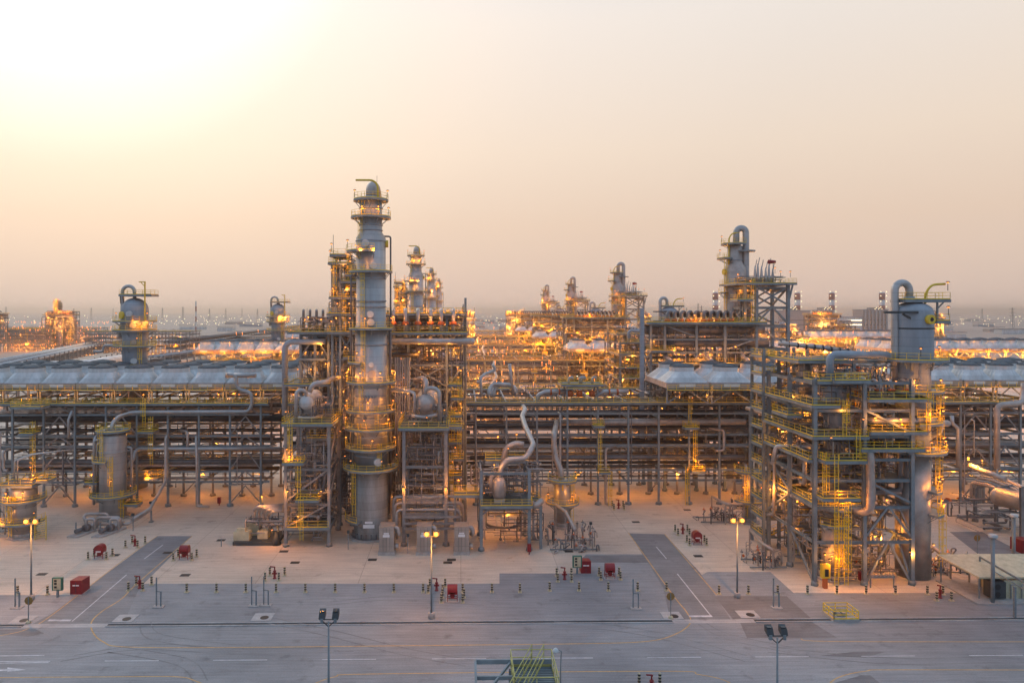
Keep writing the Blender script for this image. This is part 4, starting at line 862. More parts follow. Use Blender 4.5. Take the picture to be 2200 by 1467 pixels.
MB().tube([P(665,842,D+3), P(672,824,D+3), P(700,820,D+4), P(716,812,D+6), P(728,810,D+12)], .5, 12, 1.4).build('outlet_pipe', 'clad', t)
MB().tube([P(640,896,D+.5), P(650,897,D+.5), P(672,897,D+.5), P(690,893,D+3)], .28, 10).build('low_pipe', 'clad', t)
for k, (a, b) in enumerate(((667, 678), (683, 700))): MB().tube([P(b+8,1015,D+2), P(b,1015,D+2), P(a+14,1030,D+2), P(a+10,1055,D+2), P(a+12,1070,D+2)], .33, 10).build('drop_pipe', 'cladd', t)
ladder(t, x0+3.3, D-1.3, 1.5, Z(1075,D)); ladder(t, x0+1, D-.4, Z(990,D), Z(910,D)); ladder(t, x0+2.6, D-.4, Z(1068,D), Z(990,D))
clutter(t, x0+.5, x1-.5, D+.8, D+9.5, 3.5, lv[3], 46, .08, .38, seed=5); clutter(t, x0+1, x1, D+1, D+9, lv[4]+.5, lv[4]+4.5, 16, .06, .3, seed=6)
for px, py, pw in ((618, 1075, 250), (622, 1000, 420), (616, 985, 0), (690, 1075, 200), (640, 1128, 350), (700, 885, 0), (614, 905, 0)): lamp(t, P(px,py,D-.3), pw)
tubing(t, x0, x1, D+.5, D+10, 1, lv[4]+4, 120, 101)
train(t, 'western exchanger tower')
D = 134
t = thing('exchanger_tower', 'slender open tower with a domed exchanger on top, beside the tallest column toward the middle', 'steel tower', (X(913,D), D, 0), 'exchanger towers')
x0, x1 = X(868,D), X(958,D); lv = [0, Z(1096,D), Z(1066,D), Z(995,D), Z(917,D)]
frame(t, [x0, x1], [D, D+12], lv, .6, 'steelb', [('b',0,2,'A'), ('l',0,2,'/'), ('r',0,2,'\\'), ('r',0,3,'/'), ('l',0,3,'\\')])
deck(t, x0-1, x1+.6, D-1, D+13, lv[4]); deck(t, x1, x1+3, D+2, D+5, lv[4]-.2); deck(t, x0+2, x1, D+11, D+13, Z(955,D), 'f')
for z in (Z(980,D), Z(1040,D), Z(1050,D)): MB().hb((x0, D+4, z), (x1, D+4, z), .25, .4).build('floor_beam', 'steelb', t)
exchanger(t, (X(914,D), D+1.0, Z(868,D)), 9, 1.65, 'cladw')
MB().tube([P(945,905,D+.6), P(944,835,D+.6), P(918,832,D+.8), P(911,846,D+1.5)], .4, 12, 1.5).build('riser_pipe', 'clad', t)
MB().tube([P(912,846,D+4), P(917,820,D+4), P(908,812,D+6), P(892,818,D+8)], .55, 12, 1.2).build('outlet_pipe', 'cladw', t)
MB().tube([P(884,892,D+.5), P(910,896,D+.5), P(940,890,D+.5)], .32, 10).build('low_pipe', 'clad', t)
MB().tube([P(890,886,D+1), P(891,845,D+1), P(878,840,D+1), P(842,838,D+5)], .34, 12).build('side_pipe', 'clad', t)
clutter(t, x0+.5, x1-.5, D+2.5, D+11, 9, lv[4]-1, 34, .08, .3, seed=15); clutter(t, x0+.5, x1-.5, D+1, D+4, 4, 8.6, 14, .08, .25, seed=17)
for px, py, pw in ((866, 1064, 350), (958, 1064, 350), (890, 925, 0), (917, 912, 0), (955, 896, 0)): lamp(t, P(px,py+6,D-.5), pw)
for k in range(5):
    zz_ = Z(1078+9*k, D); yy = D+4-1.7*k if k < 3 else D+5+k; xl, xr = X(842-(4-k)*0+k*5, D), X(1000-k*6, D)
    MB().tube([(xl, yy, .8+k*.2), (xl, yy, zz_), (xr, yy, zz_), (xr, yy, .8)], .3, 10, .9).build('cabinet_pipe', ('clad', 'cladw')[k % 2], t)
for z in (Z(1108,D), Z(1122,D), Z(1133,D)): MB().bar((x0,D-.5,z), (x1+3,D-.5,z), .35, .4).build('front_beam', 'steelb', t)
tubing(t, x0, x1, D+1, D+12, 8, lv[4]+4, 130, 102)
train(t, 'slender exchanger tower')
for i, px in enumerate((832, 912, 992)):
    D = 130.5; x = X(px, D); t = thing('sampling_cabinet', ('western', 'middle', 'eastern')[i]+' of the three tall beige louvred cabinets', 'cabinet', (x, D, 0), 'beige cabinets under the slender tower')
    MB().box(x-1.35, D-1.5, .55, x+1.35, D+1.5, 5.1).build('body', 'box', t); MB().box(x-1.55, D-1.7, 0, x+1.55, D+1.7, .52).build('base', 'blockc', t)
    MB().box(x-1.4, D-1.55, 5.1, x+1.4, D+1.55, 5.2).build('lid', 'box', t)
    MB().box(x-.65, D-1.54, 3.3, x+.6, D-1.506, 3.75).box(x-.5, D-1.54, 3.85, x+.45, D-1.506, 4.1).build('lettering_plate', 'signw', t)
    for k in (-.62, 0, .62): MB().box(x+k-.03, D-1.53, .7, x+k+.03, D-1.503, 5).build('panel_seam', 'cladd', t)
    MB().tube([(x+1.3, D, 4.6), (x+1.9, D, 4.6), (x+2.2, D, 3.2), (x+1.8, D+1.2, 3)], .4, 10).tube([(x+1.3, D, 1.2), (x+2.1, D, 1.2)], .5, 10).build('connection_pipe', 'clad', t)
# reboiler frame (big elbow pipe)
D = 131
t = thing('reboiler_structure', 'two storey blue steel frame carrying a vessel under a big elbow pipe', 'steel frame', (X(1085,D), D, 0))
x0, x1 = X(1034,D), X(1137,D); zd = Z(1085,D); zt = Z(1000,D+4)
frame(t, [x0, x1], [D, D+9], [0, zd, zt], .55, 'steel'); deck(t, x0-.2, x1+.6, D-.5, D+9.5, zd); deck(t, x0+1, x1, D+6, D+9, zt+.5)
for s in (1, -1): xx = x0 if s > 0 else x1; MB().bar((xx, D, zd-1.9), (xx+s*1.6, D, zd-.6), .25).build('knee_brace', 'steel', t)
cx = X(1074,D)
MB().lathe([(1.0, 0), (1.25, .4), (1.35, 2.2), (1.2, 3.2), (.7, 4.0)], (cx, D+2.2, zd+.8), 20).tube([(cx-1.4, D+3, zd+1.2), (cx-1.5, D+3, zd+4.5), (cx-.4, D+3, zd+5.5)], .5, 10).build('reboiler_shell', 'cladw', t)
MB().box(cx-1, D+1.4, zd, cx+1, D+3, zd+.8).build('saddle', 'blockc', t)
MB().tube([(cx+.1, D+2.2, zd+4), P(1076,1005,D+2.2), P(1090,987,D+2.2), P(1128,986,D+2.2), P(1140,968,D+3), P(1146,955,D+6), P(1128,915,D+14), P(1122,895,D+20), P(1128,880,D+24), V((X(1128,155),166,Z(880,155)))], .55, 16, 1.6).build('elbow_pipe', 'clad', t)
MB().tube([P(1080,1000,D+6), P(1086,962,D+6), P(1108,952,D+6), P(1125,955,D+6)], .55, 14, 1.9).build('hooped_pipe', 'cladw', t)
MB().tube([P(1165,1075,D+1), P(1150,1088,D), P(1140,1080,D+2)], .6, 12, 1.3).build('side_elbow', 'cladw', t)
clutter(t, x0+.5, x1-.5, D+3, D+9, zd+.4, zt, 26, .06, .28, seed=23); clutter(t, x0+.5, x1+3, D+2, D+9, 1, zd-1.2, 20, .06, .2, seed=24)
MB().ring((X(1085,D), D+7), 3.2, 3.5, 3.0, 3.4, 180, 360).build('hoop_beam', 'cladd', t)
for px, py, pw in ((1040,1080,0), (1062,1020,300), (1110,955,380), (1128,1075,0), (1070,960,300), (1092,985,0)): lamp(t, P(px,py,D+1), pw)
b = light((0,0,0), 1500, t); b.location = V((X(1085,D+6), D+6, 5.5))-V(t.location)
b = light((0,0,0), 900, t); b.location = V((X(1060,D+10), D+12, 5.5))-V(t.location)
x2 = X(1163,D+2); deck(t, x1+.6, x2, D+1, D+7, Z(1090,D)); MB().hb((x2-.2,D+1.2,0), (x2-.2,D+1.2,Z(1094,D)), .5).build('column', 'steel', t)
tubing(t, x0-.5, x1+3, D+2, D+9, 1, zt, 110, 103)
train(t, 'reboiler frame')
deckx = X(985,D+2)
t = thing('access_platform', 'yellow railed bridge between the slender tower and the reboiler frame', 'platform', (deckx, D+2, 0)); deck(t, X(975,D+2), X(1030,D+2), D+1, D+4, Z(1060,D+2)); MB().hb((X(978,D+2), D+3, 0), (X(978,D+2), D+3, Z(1064,D+2)), .35).build('column', 'steel', t); lamp(t, P(985,1052,D+1.5), 500)
# ================================================================ tower west of the column, high part and broad base
D = 147
t = thing('condenser_tower', 'tall narrow steel tower with many yellow landings, just west of the tallest column', 'steel tower', (X(735,D), D, 0), 'tall steel towers')
z = lambda py: Z(py, D)
frame(t, [X(714,D), X(731,D), X(757,D)], [D, D+8], [0, z(1000), z(905), z(860), z(765), z(714), z(672), z(640), z(606), z(567)], .5, 'steel',
      [('f',1,4,'x'), ('f',1,5,'/'), ('f',1,6,'/'), ('f',0,6,'\\'), ('f',1,7,'/'), ('f',0,7,'\\'), ('f',1,8,'x'), ('l',0,5,'x'), ('l',0,7,'x'), ('b',0,5,'x'), ('b',1,6,'x'), ('b',1,8,'x')])
for py, a, b in ((565, 708, 752), (548, 712, 745), (604, 735, 768), (638, 710, 765), (673, 706, 762), (620, 745, 770), (590, 745, 768), (712, 706, 765), (765, 740, 765)): deck(t, X(a,D), X(b,D), D-1.6, D+8, z(py))
for px, z0, z1 in ((722, 640, 567), (742, 712, 640), (752, 604, 550)): ladder(t, X(px,D), D-1.2, z(z0), z(z1))
MB().lathe([(.9, z(640)), (1.1, z(635)), (1.1, z(575)), (.5, z(568))], (X(719,D), D+3, 0), 16).build('condenser', 'cladw', t)
MB().lathe([(1.2, z(672)), (1.3, z(668)), (1.3, z(610)), (.5, z(602))], (X(748,D), D+4, 0), 16).build('condenser', 'cladd', t)
clutter(t, X(714,D), X(757,D), D+1, D+7, z(714), z(545), 40, .06, .3, seed=31); clutter(t, X(714,D), X(757,D), D+1, D+7, 2, z(714), 36, .06, .4, seed=32)
MB().bar(P(716,548,D), P(716,505,D), .09).build('lightning_rod', 'dark', t)
for px, py, pw in ((709,560,0), (712,545,0), (753,560,300), (738,590,350), (712,600,200), (745,640,300), (715,640,250), (750,672,350), (725,672,200), (765,548,300), (712,710,200), (750,712,300), (742,765,300), (744,820,350), (738,860,400), (742,890,300), (730,945,250)): lamp(t, P(px,py,D-1.2), pw*.45)
tubing(t, X(712,D), X(759,D), D, D+8, 2, z(550), 260, 104, ('cladd', 'steel', 'clad'))
train(t, 'tall narrow tower with yellow landings')
D = 152
t = thing('condenser_structure', 'broad blue steel frame with vent pipes and a drooping grey pipe, west of tallest column', 'steel frame', (X(690,D), D, 0), 'condenser frames')
z = lambda py: Z(py, D)
frame(t, [X(646,D), X(677,D), X(706,D)], [D, D+10], [0, z(930), z(868), z(818), z(768), z(715)], .5, 'steel', [('f',0,4,'/'), ('f',1,4,'\\'), ('f',0,3,'x'), ('f',0,1,'/'), ('f',1,2,'\\'), ('b',0,3,'x'), ('b',1,4,'x')])
deck(t, X(622,D), X(712,D), D-1.8, D+11, z(712)); deck(t, X(616,D), X(712,D), D-2.5, D+10, z(822)); deck(t, X(640,D), X(700,D), D-1, D+9, z(768), '')
MB().tube([P(700,734,D-1), P(645,734,D-1), P(612,734,D-1), P(612,890,D-1)], .62, 16, 2.2).build('drooping_pipe', 'paint', t)
for i in range(4): MB().tube([P(652+14*i,712,D+4), P(652+14*i,668,D+4), P(652+14*i,666,D+8), P(652+14*i,712,D+8)], .3, 10).build('vent_pipe', 'cladd', t)
MB().tube([P(650,744,D+3), P(765,744,D+3)], 1.1, 16).build('drum', 'cladk', t)
clutter(t, X(640,D), X(706,D), D+1, D+9, z(712)+.4, z(680), 22, .06, .3, seed=35); clutter(t, X(646,D), X(720,D), D+1, D+9, 4, z(720), 36, .08, .4, seed=36)
for px, py, pw in ((655,706,200), (690,706,200), (668,812,300), (700,800,350), (640,812,0), (662,700,250), (690,760,300), (660,870,0)): lamp(t, P(px,py,D-1), pw)
tubing(t, X(640,D), X(708,D), D, D+10, 3, z(690), 240, 105)
train(t, 'broad condenser frame')
# ---- condenser frame east of the column: six hooped pipes and long header
D = 152
t = thing('condenser_structure', 'blue steel frame with six hooped pipes over a long grey header, beside the tallest column', 'steel frame', (X(915,D), D, 0), 'condenser frames')
z = lambda py: Z(py, D)
xs = [X(834,D), X(877,D), X(960,D), X(998,D)]
frame(t, xs, [D, D+12], [0, z(980), z(880), z(830), z(778), z(722), z(676)], .5, 'steel', [('f',1,3,'x'), ('f',2,3,'/'), ('f',2,2,'x'), ('f',0,2,'x'), ('b',1,4,'x'), ('b',0,3,'/'), ('b',2,3,'\\'), ('r',0,3,'x'), ('r',0,2,'/')])
deck(t, X(828,D), X(1000,D), D-1.5, D+12, z(673)); deck(t, X(826,D), X(1004,D), D-3, D+12, z(713)); deck(t, X(830,D), X(880,D), D-1, D+10, z(830), 'f')
for i, px in enumerate((845, 871, 898, 925, 948, 974)):
    MB().tube([P(px,735,D-1.6), P(px,668,D-1.6), P(px,664,D+3), P(px,722,D+4)], .42, 14, 1.4).build('hooped_pipe', 'clad', t)
    MB().lathe([(.72, -.35), (.75, 0), (.5, .4)], P(px,694,D-1.6), 14).build('flange', 'orange', t)
MB().tube([P(828,733,D-3), P(1014,733,D-3)], .70, 20).ball(P(1014,733,D-3), .70, 10).build('header', 'clad', t)
MB().tube([P(834,762,D-2), P(899,762,D-2)], .5, 14).build('lower_header', 'cladk', t)
for i in range(7): MB().tube([P(850+5*i,768,D-3.5), P(850+5*i,1062-3*i,D-3.5), P(856+5*i,1066-3*i,D-2)], .14, 7).build('tubing', 'cladw', t)
for i, py in enumerate((820, 848, 884, 912, 940, 975, 1010)):
    a, b = (970, 996) if i % 2 else (964, 992); deck(t, X(a,D-3), X(b,D-3), D-5, D-2, z(py)); 
for px, z0, z1 in ((973, 940, 884), (988, 884, 820), (970, 1060, 975), (987, 975, 912)): ladder(t, X(px,D-4), D-4.6, z(z0), z(z1))
clutter(t, xs[0], xs[3], D+1, D+11, z(722)+.3, z(676), 34, .06, .35, seed=41, mats=('clad','cladd','orange','steelb','cladd')); clutter(t, xs[0], xs[3], D+1, D+11, 3, z(735), 70, .08, .45, seed=42)
for px, py, pw in ((845,700,250), (872,716,0), (925,700,300), (985,700,250), (975,770,350), (900,775,350), (842,815,350), (848,838,350), (868,830,0), (880,860,350), (990,815,300), (972,848,400), (990,885,350), (975,912,350), (988,940,300), (972,1010,350), (862,905,300), (866,960,300), (978,980,200), (940,800,300)): lamp(t, P(px,py,D-2.2), pw)
MB().hb(P(1000,1065,D), P(1000,640,D), .5).build('column', 'steel', t)
tubing(t, xs[0], xs[3], D+.5, D+12, 2, z(680), 420, 106)
train(t, 'steel frame with hooped pipes')
# ---- east condenser frame with ten hooped pipes and two long drums
D = 174
t = thing('condenser_structure', 'wide blue frame with ten hooked pipes over two long dark drums, by the U pipe', 'steel frame', (X(1510,D), D, 0), 'condenser frames')
z = lambda py: Z(py, D)
xs = [X(1398,D), X(1428,D), X(1496,D), X(1557,D), X(1625,D)]
frame(t, xs, [D, D+7], [0, z(860), z(800), z(752), z(724), z(694)], .6, 'steel', [('f',1,4,'\\'), ('f',3,2,'/'), ('f',3,3,'/'), ('b',0,3,'x'), ('f',2,1,'/'), ('f',0,1,'x'), ('l',0,2,'x')])
deck(t, X(1385,D), X(1640,D), D-2, D+7.5, z(692)); deck(t, X(1395,D), X(1445,D), D-2, D+3, z(752)); deck(t, X(1400,D), X(1640,D), D-1, D+6, z(780), 'f')
for i in range(10):
    px = 1434+14.6*i+(5 if i > 4 else 0)
    MB().tube([P(px,705,D+1), P(px,672,D+1), P(px+7,669,D+2), P(px+9,680,D+3)], .42, 12, .9).build('hooked_pipe', 'cladd', t)
    MB().lathe([(.75, -.4), (.7, .3), (.45, .4)], P(px,688,D+1), 12).build('flange', 'orange', t)
for a, b, py, r, l in ((1390, 1640, 708, 1.15, 'drum'), (1410, 1650, 738, .95, 'drum')): MB().tube([P(a,py,D+2), P(b,py,D+2)], r, 18).ball(P(a,py,D+2), r, 10).build(l, 'cladd', t)
for px in (1442, 1530, 1608): MB().tube([P(px,806,D-3), P(px,775,D-3), P(px-12,768,D-1), P(px-12,752,D+2)], .55, 14).build('outlet_pipe', 'clad', t)
clutter(t, xs[0], xs[4], D+1, D+6.5, 8, z(760), 60, .1, .4, seed=51); clutter(t, xs[0], xs[4], D+1, D+6.5, z(724), z(697), 20, .1, .35, seed=52)
for px, py, pw in ((1405,750,300), (1492,694,350), (1440,800,400), (1500,786,350), (1560,800,350), (1600,790,350), (1450,765,250), (1530,765,300), (1580,762,300), (1420,780,0), (1470,780,0), (1545,780,0), (1615,775,250)): lamp(t, P(px,py,D-1.5), pw)
tubing(t, xs[0], xs[4], D, D+7, 6, z(690), 420, 107)
train(t, 'wide frame with hooked pipes over long drums')
# ---- east overhead tower with the windsock
D = 176
t = thing('condenser_tower', 'bold blue braced steel tower with cluttered top and windsock, beside the U pipe column', 'steel tower', (X(1660,D), D, 0), 'tall steel towers')
z = lambda py: Z(py, D)
xs = [X(1600,D), X(1625,D), X(1693,D)]
frame(t, xs, [D, D+9], [0, z(800), z(745), z(695), z(655), z(612)], .75, 'steel', [('f',1,2,'\\'), ('f',1,3,'A'), ('f',1,4,'x'), ('b',1,3,'x'), ('b',1,4,'x'), ('r',0,3,'/'), ('r',0,4,'\\'), ('f',1,1,'x'), ('l',0,3,'x')], skip=())
deck(t, X(1577,D), X(1704,D), D-2, D+10, z(608)); deck(t, X(1575,D), X(1607,D), D-3, D+2, z(643)); deck(t, X(1582,D), X(1612,D), D-3, D+2, z(692))
MB().bar(P(1703,612,D), P(1694,650,D), .35).build('brace', 'steel', t)
for i, (px, h) in enumerate(((1622, 3.2), (1628, 3.8), (1636, 3.2), (1645, 2.8), (1652, 3.6), (1660, 2.6))): MB().lathe([(.5, 0), (.4, 1.2), (.25, h), (.1, h+1)], P(px,606,D+2), 8).bar(P(px,606,D+2)+V((0,0,h)), P(px+4,604,D+2)+V((0,0,h+2.3)), .15).build('relief_valve', 'clad', t)
MB().tube([P(1655,623,D+3), P(1682,623,D+3)], .6, 14).build('header', 'clad', t)
clutter(t, xs[0], xs[2], D+1, D+9, z(606)+.3, z(590), 14, .06, .25, seed=61); clutter(t, xs[0], xs[1], D+1, D+8, 10, z(620), 20, .1, .4, seed=62)
MB().bar(P(1661,600,D), P(1661,563,D), .09).build('windsock_pole', 'dark', t)
MB().lathe([(.55, 0), (.42, 1.2), (.35, 1.8)], P(1656,561,D)+V((-.6,0,-.1)), 8, 'x').build('windsock', 'red', t)
for px, py, pw in ((1585,606,300), (1665,592,0), (1677,600,0), (1698,600,0), (1590,640,300), (1600,690,250), (1612,620,0), (1650,740,300)): lamp(t, P(px,py,D-1.5), pw)
ladder(t, X(1612,D), D-1.2, z(692), z(608)); tubing(t, xs[0], xs[2], D, D+9, z(612), z(594), 70, 108)
tubing(t, xs[0], xs[1], D-1, D+8, 5, z(620), 120, 109)
train(t, 'braced tower with a windsock')
o = MB().hb((X(1379,172),172,Z(855,172)-10), (X(1379,172),172,Z(662,172)), 1.0, .7).build('tall_post', 'paint'); tag(o, 'very tall plain grey post between the central glow and the wide drum frame', 'post')
# ================================================================ east tower
XL = 58.1
t = thing('process_tower', 'big many-decked blue steel tower with yellow railings and thick elbow pipes, in the east', 'steel tower', (66, 114, 0), 'east towers')
xs, ys = [XL, 66.3, 74.2], [113.8, 122.5, 131]
frame(t, xs, ys, [0, 7.7, 13.4, 17.8, 21.2, 25.0, 29.3, 33.8], .6, 'steel',
      [('f',1,0,'A'), ('f',1,1,'A'), ('f',1,2,'\\'), ('l',0,0,'/'), ('l',1,1,'\\'), ('l',1,2,'/'), ('b',0,1,'x'), ('b',1,1,'x'), ('r',0,1,'A'), ('r',1,1,'A'), ('r',0,0,'A'), ('b',1,0,'A'), ('f',1,5,'\\'), ('b',0,3,'x')], skip=())
for x in (67.5, 74.2): MB().hb((x, 119, 33.8), (x, 119, 36.3), .45).hb((x, 130, 33.8), (x, 130, 36.3), .45).build('column', 'steel', t)
MB().hb((60, 119, 36.3), (74.6, 119, 36.3), .4, .5).hb((60, 130, 36.3), (74.6, 130, 36.3), .4, .5).hb((67.5, 119, 36.3), (67.5, 130, 36.3), .4).hb((74.4, 119, 36.3), (74.4, 130, 36.3), .4).bar((71, 119, 36), (74, 119, 31), .35).build('roof_beam', 'steel', t)
Yf = 113.8
for a, b, y0, y1, z, sd in ((57.2, 66.4, 112.6, 131.5, 24.6, 'fblr'), (58.6, 65.4, 111.4, 114.5, 20.9, 'flr'), (57.2, 59.5, 114, 131, 20.6, 'fl'), (66.8, 76.2, 112.8, 121, 25.3, 'flr'), (65.0, 75.4, 112.4, 120, 22.6, 'flr'), (66.6, 77.0, 113, 124, 30.6, 'fblr'),
                         (57.4, 62, 113.2, 131, 29.6, 'fl'), (58.3, 66.2, 112.8, 118, 33.6, 'flr'), (58.3, 66, 114.2, 131, 13.2, 'fl'), (60, 66, 117, 131, 17, 'f'), (58, 66.5, 119, 131, 36.5, 'fl'), (55.6, 58, 118, 124, 27.3, 'fl'), (66.5, 74, 114, 122, 17.4, ''), (75.2, 78.5, 114, 118, 27.5, 'fr')):
    deck(t, a, b, y0, y1, z, sd)
deck(t, 58.2, 64.2, 111.3, 114, 14.9, 'flr'); deck(t, 60.5, 66.3, 112, 116, 33.8, 'f')
for x, y, z0, z1 in ((60.2, 111.0, 1, 20.9), (59.4, 113.2, 13.2, 20.9), (64.5, 112.4, 20.9, 24.6), (76.5, 113.2, 25.3, 30.6), (62.3, 112.4, 24.6, 29.6), (61.9, 111.2, 1, 13.2)): ladder(t, x, y, z0, z1, cage=x != 60.2)
tb = lambda name, pts, r, m='clad', n=16, b=None: MB().tube(pts, r, n, b).build(name, m, t)
tb('elbow_pipe', [P(1783,826,116), P(1783,762,116), P(1812,762,116), P(1906,764,117)], .62, 'paint', 18, 1.5); MB().ball(P(1906,764,117), .62, 10).build('end_cap', 'paint', t)
tb('descending_pipe', [P(1848,969,114), P(1868,970,113), P(1870,1000,113), P(1870,1098,113), P(1850,1105,114), P(1780,1060,118), P(1752,1054,121), P(1738,1062,123), P(1738,1080,123)], .66, 'cladw', 14, 1.6)
tb('header', [P(1862,903,115.5), P(1885,905,114.5), P(1985,905,114.5), P(1995,880,116), P(1990,868,118), P(1935,868,119)], .52, 'clad', 16, 1.4)
tb('header', [P(1925,908,116), P(2035,912,117)], .55, 'clad'); MB().ball(P(2035,912,117), .55, 9).build('end_cap', 'clad', t)
tb('elbow_pipe', [P(2022,916,117), P(2020,930,117), P(2000,940,118), P(1985,945,119)], .42, 'clad', 12, 1.3)
tb('header', [P(1990,860,121), P(1880,858,121), P(1845,866,120), P(1835,885,119)], .6, 'cladd', 14, 1.6); tb('header', [P(1940,884,118), P(1870,880,119), P(1850,870,121)], .5, 'clad', 14, 1.5)
tb('cross_pipe', [P(1958,974,113.2), P(1958,980,124)], .42, 'paint', 12)
for i, px in enumerate((1884, 1914, 1945)):
    MB().tube([P(px-14,820,117), P(px-4,816,116), P(px+2,828,116), P(px+2,842,116)], .3, 10, 1).build('inlet_bend', 'clad', t); MB().lathe([(.55,0), (.55,.3)], P(px+2,841,116), 12).build('flange', 'orange', t)
MB().tube([P(1672,738,130), P(1700,740,129), P(1760,746,127), P(1830,757,124)], .42, 14).build('header', 'cladw', t)
for k in range(9): q = P(1676+18*k, 738+2.1*k, 130-.7*k); MB().tube([q, q+V((.25,-.05,0))], .56, 12).build('flange', 'cladk', t)
tb('overhead_pipe', [P(1605,878,146), P(1640,888,140), P(1700,925,128), P(1765,985,116.5)], .42, 'cladw', 12)
tb('header', [P(1660,1000,125), P(1668,960,125), P(1760,962,118)], .4, 'clad', 10)
tb('small_bend', [P(1628,1108,136), P(1662,1108,128), P(1664,990,126), P(1674,980,126), P(1740,980,124)], .28, 'cladw', 9)
tubing(t, XL, 74, 114.2, 131, 1, 13, 170, 110); tubing(t, XL, 74, 114.2, 131, 13.6, 25, 260, 111); tubing(t, XL+1, 76, 114.5, 131, 25.2, 35.5, 200, 112)
for x_, y_, z_, h_, r_ in ((69, 123, 17.5, 6, 1.4), (71.5, 121, 25.6, 4, 1.1), (62.5, 126, 13.4, 6, 1.3), (63, 127, 29.8, 5, 1.2), (70.5, 127, 1, 11, 1.5), (67.8, 117, 30.7, 3, .6)): MB().lathe([(r_, 0), (r_, h_), (r_*.7, h_+r_*.5), (.01, h_+r_*.7)], (x_, y_, z_), 18).build('small_vessel', 'clad', t)
for z_ in (10.5, 15.6, 19.5, 23.2, 27.4, 31.8): MB().hb((XL, 122.5, z_), (74.2, 122.5, z_), .22, .35).hb((66.3, 113.8, z_), (66.3, 131, z_), .22, .35).build('floor_beam', 'steelb', t)
clutter(t, XL+.6, 73.8, 115, 130, .6, 13, 36, .06, .32, seed=71); clutter(t, XL+.6, 73.8, 115.5, 130, 13.8, 24, 32, .08, .45, seed=72); clutter(t, 62, 73.8, 118, 130, 25.4, 35.6, 26, .08, .42, seed=73, mats=('clad','clad','cladw','orange','paint'))
for px, py, D, pw in ((1800,1022+60,112,300), (1778,1090,115,220), (1880,1180,119,1100), (1905,1100,124,1000), (1925,1060,124,700), (1655,1075,127,800), (1735,1058,122,400), (1655,1000,126,300), (1722,830,127,500), (1880,925,113.5,500), (1935,928,113.5,500), (1810,905,114,200), (1855,928,112.6,0),
                      (1850,880,116,300), (1880,882,119,500), (1700,748,130,0), (1786,968,111.4,0), (1890,818,117,250), (1925,845,116,0), (1690,948,125,300), (1700,868,126,250), (1672,945,127,300), (1745,1010,118,300), (1860,1000,118,300), (1955,1215,114,500)): lamp(t, P(px,py,D), pw)
train(t, 'big many-decked tower')
t = thing('stair_tower', 'zigzag stair tower with yellow rails against the big east tower', 'stair tower', (60, 131.5, 0), 'stair towers')
lv = [0]+[2.6+3.4*i for i in range(11)]; xa, xb, ya, yb = 57.3, 65.6, 131.6, 136.6
for x in (xa, 60.2): MB().hb((x, ya-.3, 0), (x, ya-.3, 37.8), .5).build('column', 'steel', t)
for x, y in ((xa, yb), (xb, yb), (xb, ya-.3)): MB().hb((x, y, 0), (x, y, 37.8), .45).build('column', 'steel', t)
for i, z in enumerate(lv[1:]):
    deck(t, xa-.2, xa+2.2, ya-.2, yb, z, 'fl'); MB().hb((xa, ya-.3, z-.4), (xb, ya-.3, z-.4), .25, .4).build('floor_beam', 'steel', t)
    if i+2 < len(lv):
        z1 = lv[i+2]; zm = (z+z1)/2; f = MB(); g = MB()
        for y, (p, q, w0, w1) in ((ya+1, (xa+2.2, xb-2, z, zm)), (ya+3.4, (xb-2, xa+2.2, zm, z1))):
            f.bar((p, y-.5, w0), (q, y-.5, w1), .12, .3).bar((p, y+.5, w0), (q, y+.5, w1), .12, .3)
            for s in range(10): u = s/10; f.box(min(p+(q-p)*u, p+(q-p)*u+.3), y-.5, w0+(w1-w0)*u, max(p+(q-p)*u, p+(q-p)*u+.3), y+.5, w0+(w1-w0)*u+.04)
            g.rail([(p, y-.55, w0), (q, y-.55, w1)], 1.1, 1.2, .07); g.rail([(p, y+.55, w0), (q, y+.55, w1)], 1.1, 2, .06)
        fo = f.build('stair_flight', 'steel', t); g.build('railing', 'yel', fo)
        deck(t, xb-2, xb, ya, yb, zm, 'fr')
    if i % 2 == 0: lamp(t, (xb-.5, ya-.1, z+1), 320)
train(t, 'zigzag stair tower')
# ================================================================ small plant on the apron
def skid(label, px, py, w, d, h, n, seed, hor=None, lampw=0):
    c = G(px, py); t = thing('valve_skid', label, 'valve skid', c, 'valve and pipe skids'); r = random.Random(seed)
    for i in range(n):
        x, y = c.x+r.uniform(-w/2, w/2), c.y+r.uniform(-d/2, d/2); z = r.uniform(.4, h)
        MB().tube([(x, y, 0), (x, y, z), (x+r.uniform(-1.6, 1.6), y, z), (x+r.uniform(-.5, .5), y+r.uniform(-1, 1), max(.1, z-1))], r.choice((.06, .09, .13)), 7).build('pipe', r.choice(('cladw', 'cladd', 'clad')), t)
        if i % 3 == 0: MB().lathe([(.01,0), (.3,.03), (.3,.1), (.08,.12), (.06,.5)], (x, y, z+.1), 10).build('handwheel', r.choice(('orange', 'cladd', 'steel')), t)
        if i % 4 == 0: MB().ball((x+.3, y, z*.6), .26, 6).build('valve_body', r.choice(('cladd', 'dark', 'orange')), t)
    for k in (-1, 1): MB().bar((c.x-w/2, c.y+k*d/3, .25), (c.x+w/2, c.y+k*d/3, .25), .2).build('skid_beam', 'steel', t)
    if hor:
        pts, m = hor; MB().tube(pts, .3, 10).build('header', m, t)
        for q in pts[::1]: MB().bar((q[0], q[1]+.3, 0), (q[0], q[1]+.3, q[2]), .22).build('support', 'cladw', t)
    if lampw: lamp(t, c+V((0,0,2)), lampw)
    return t
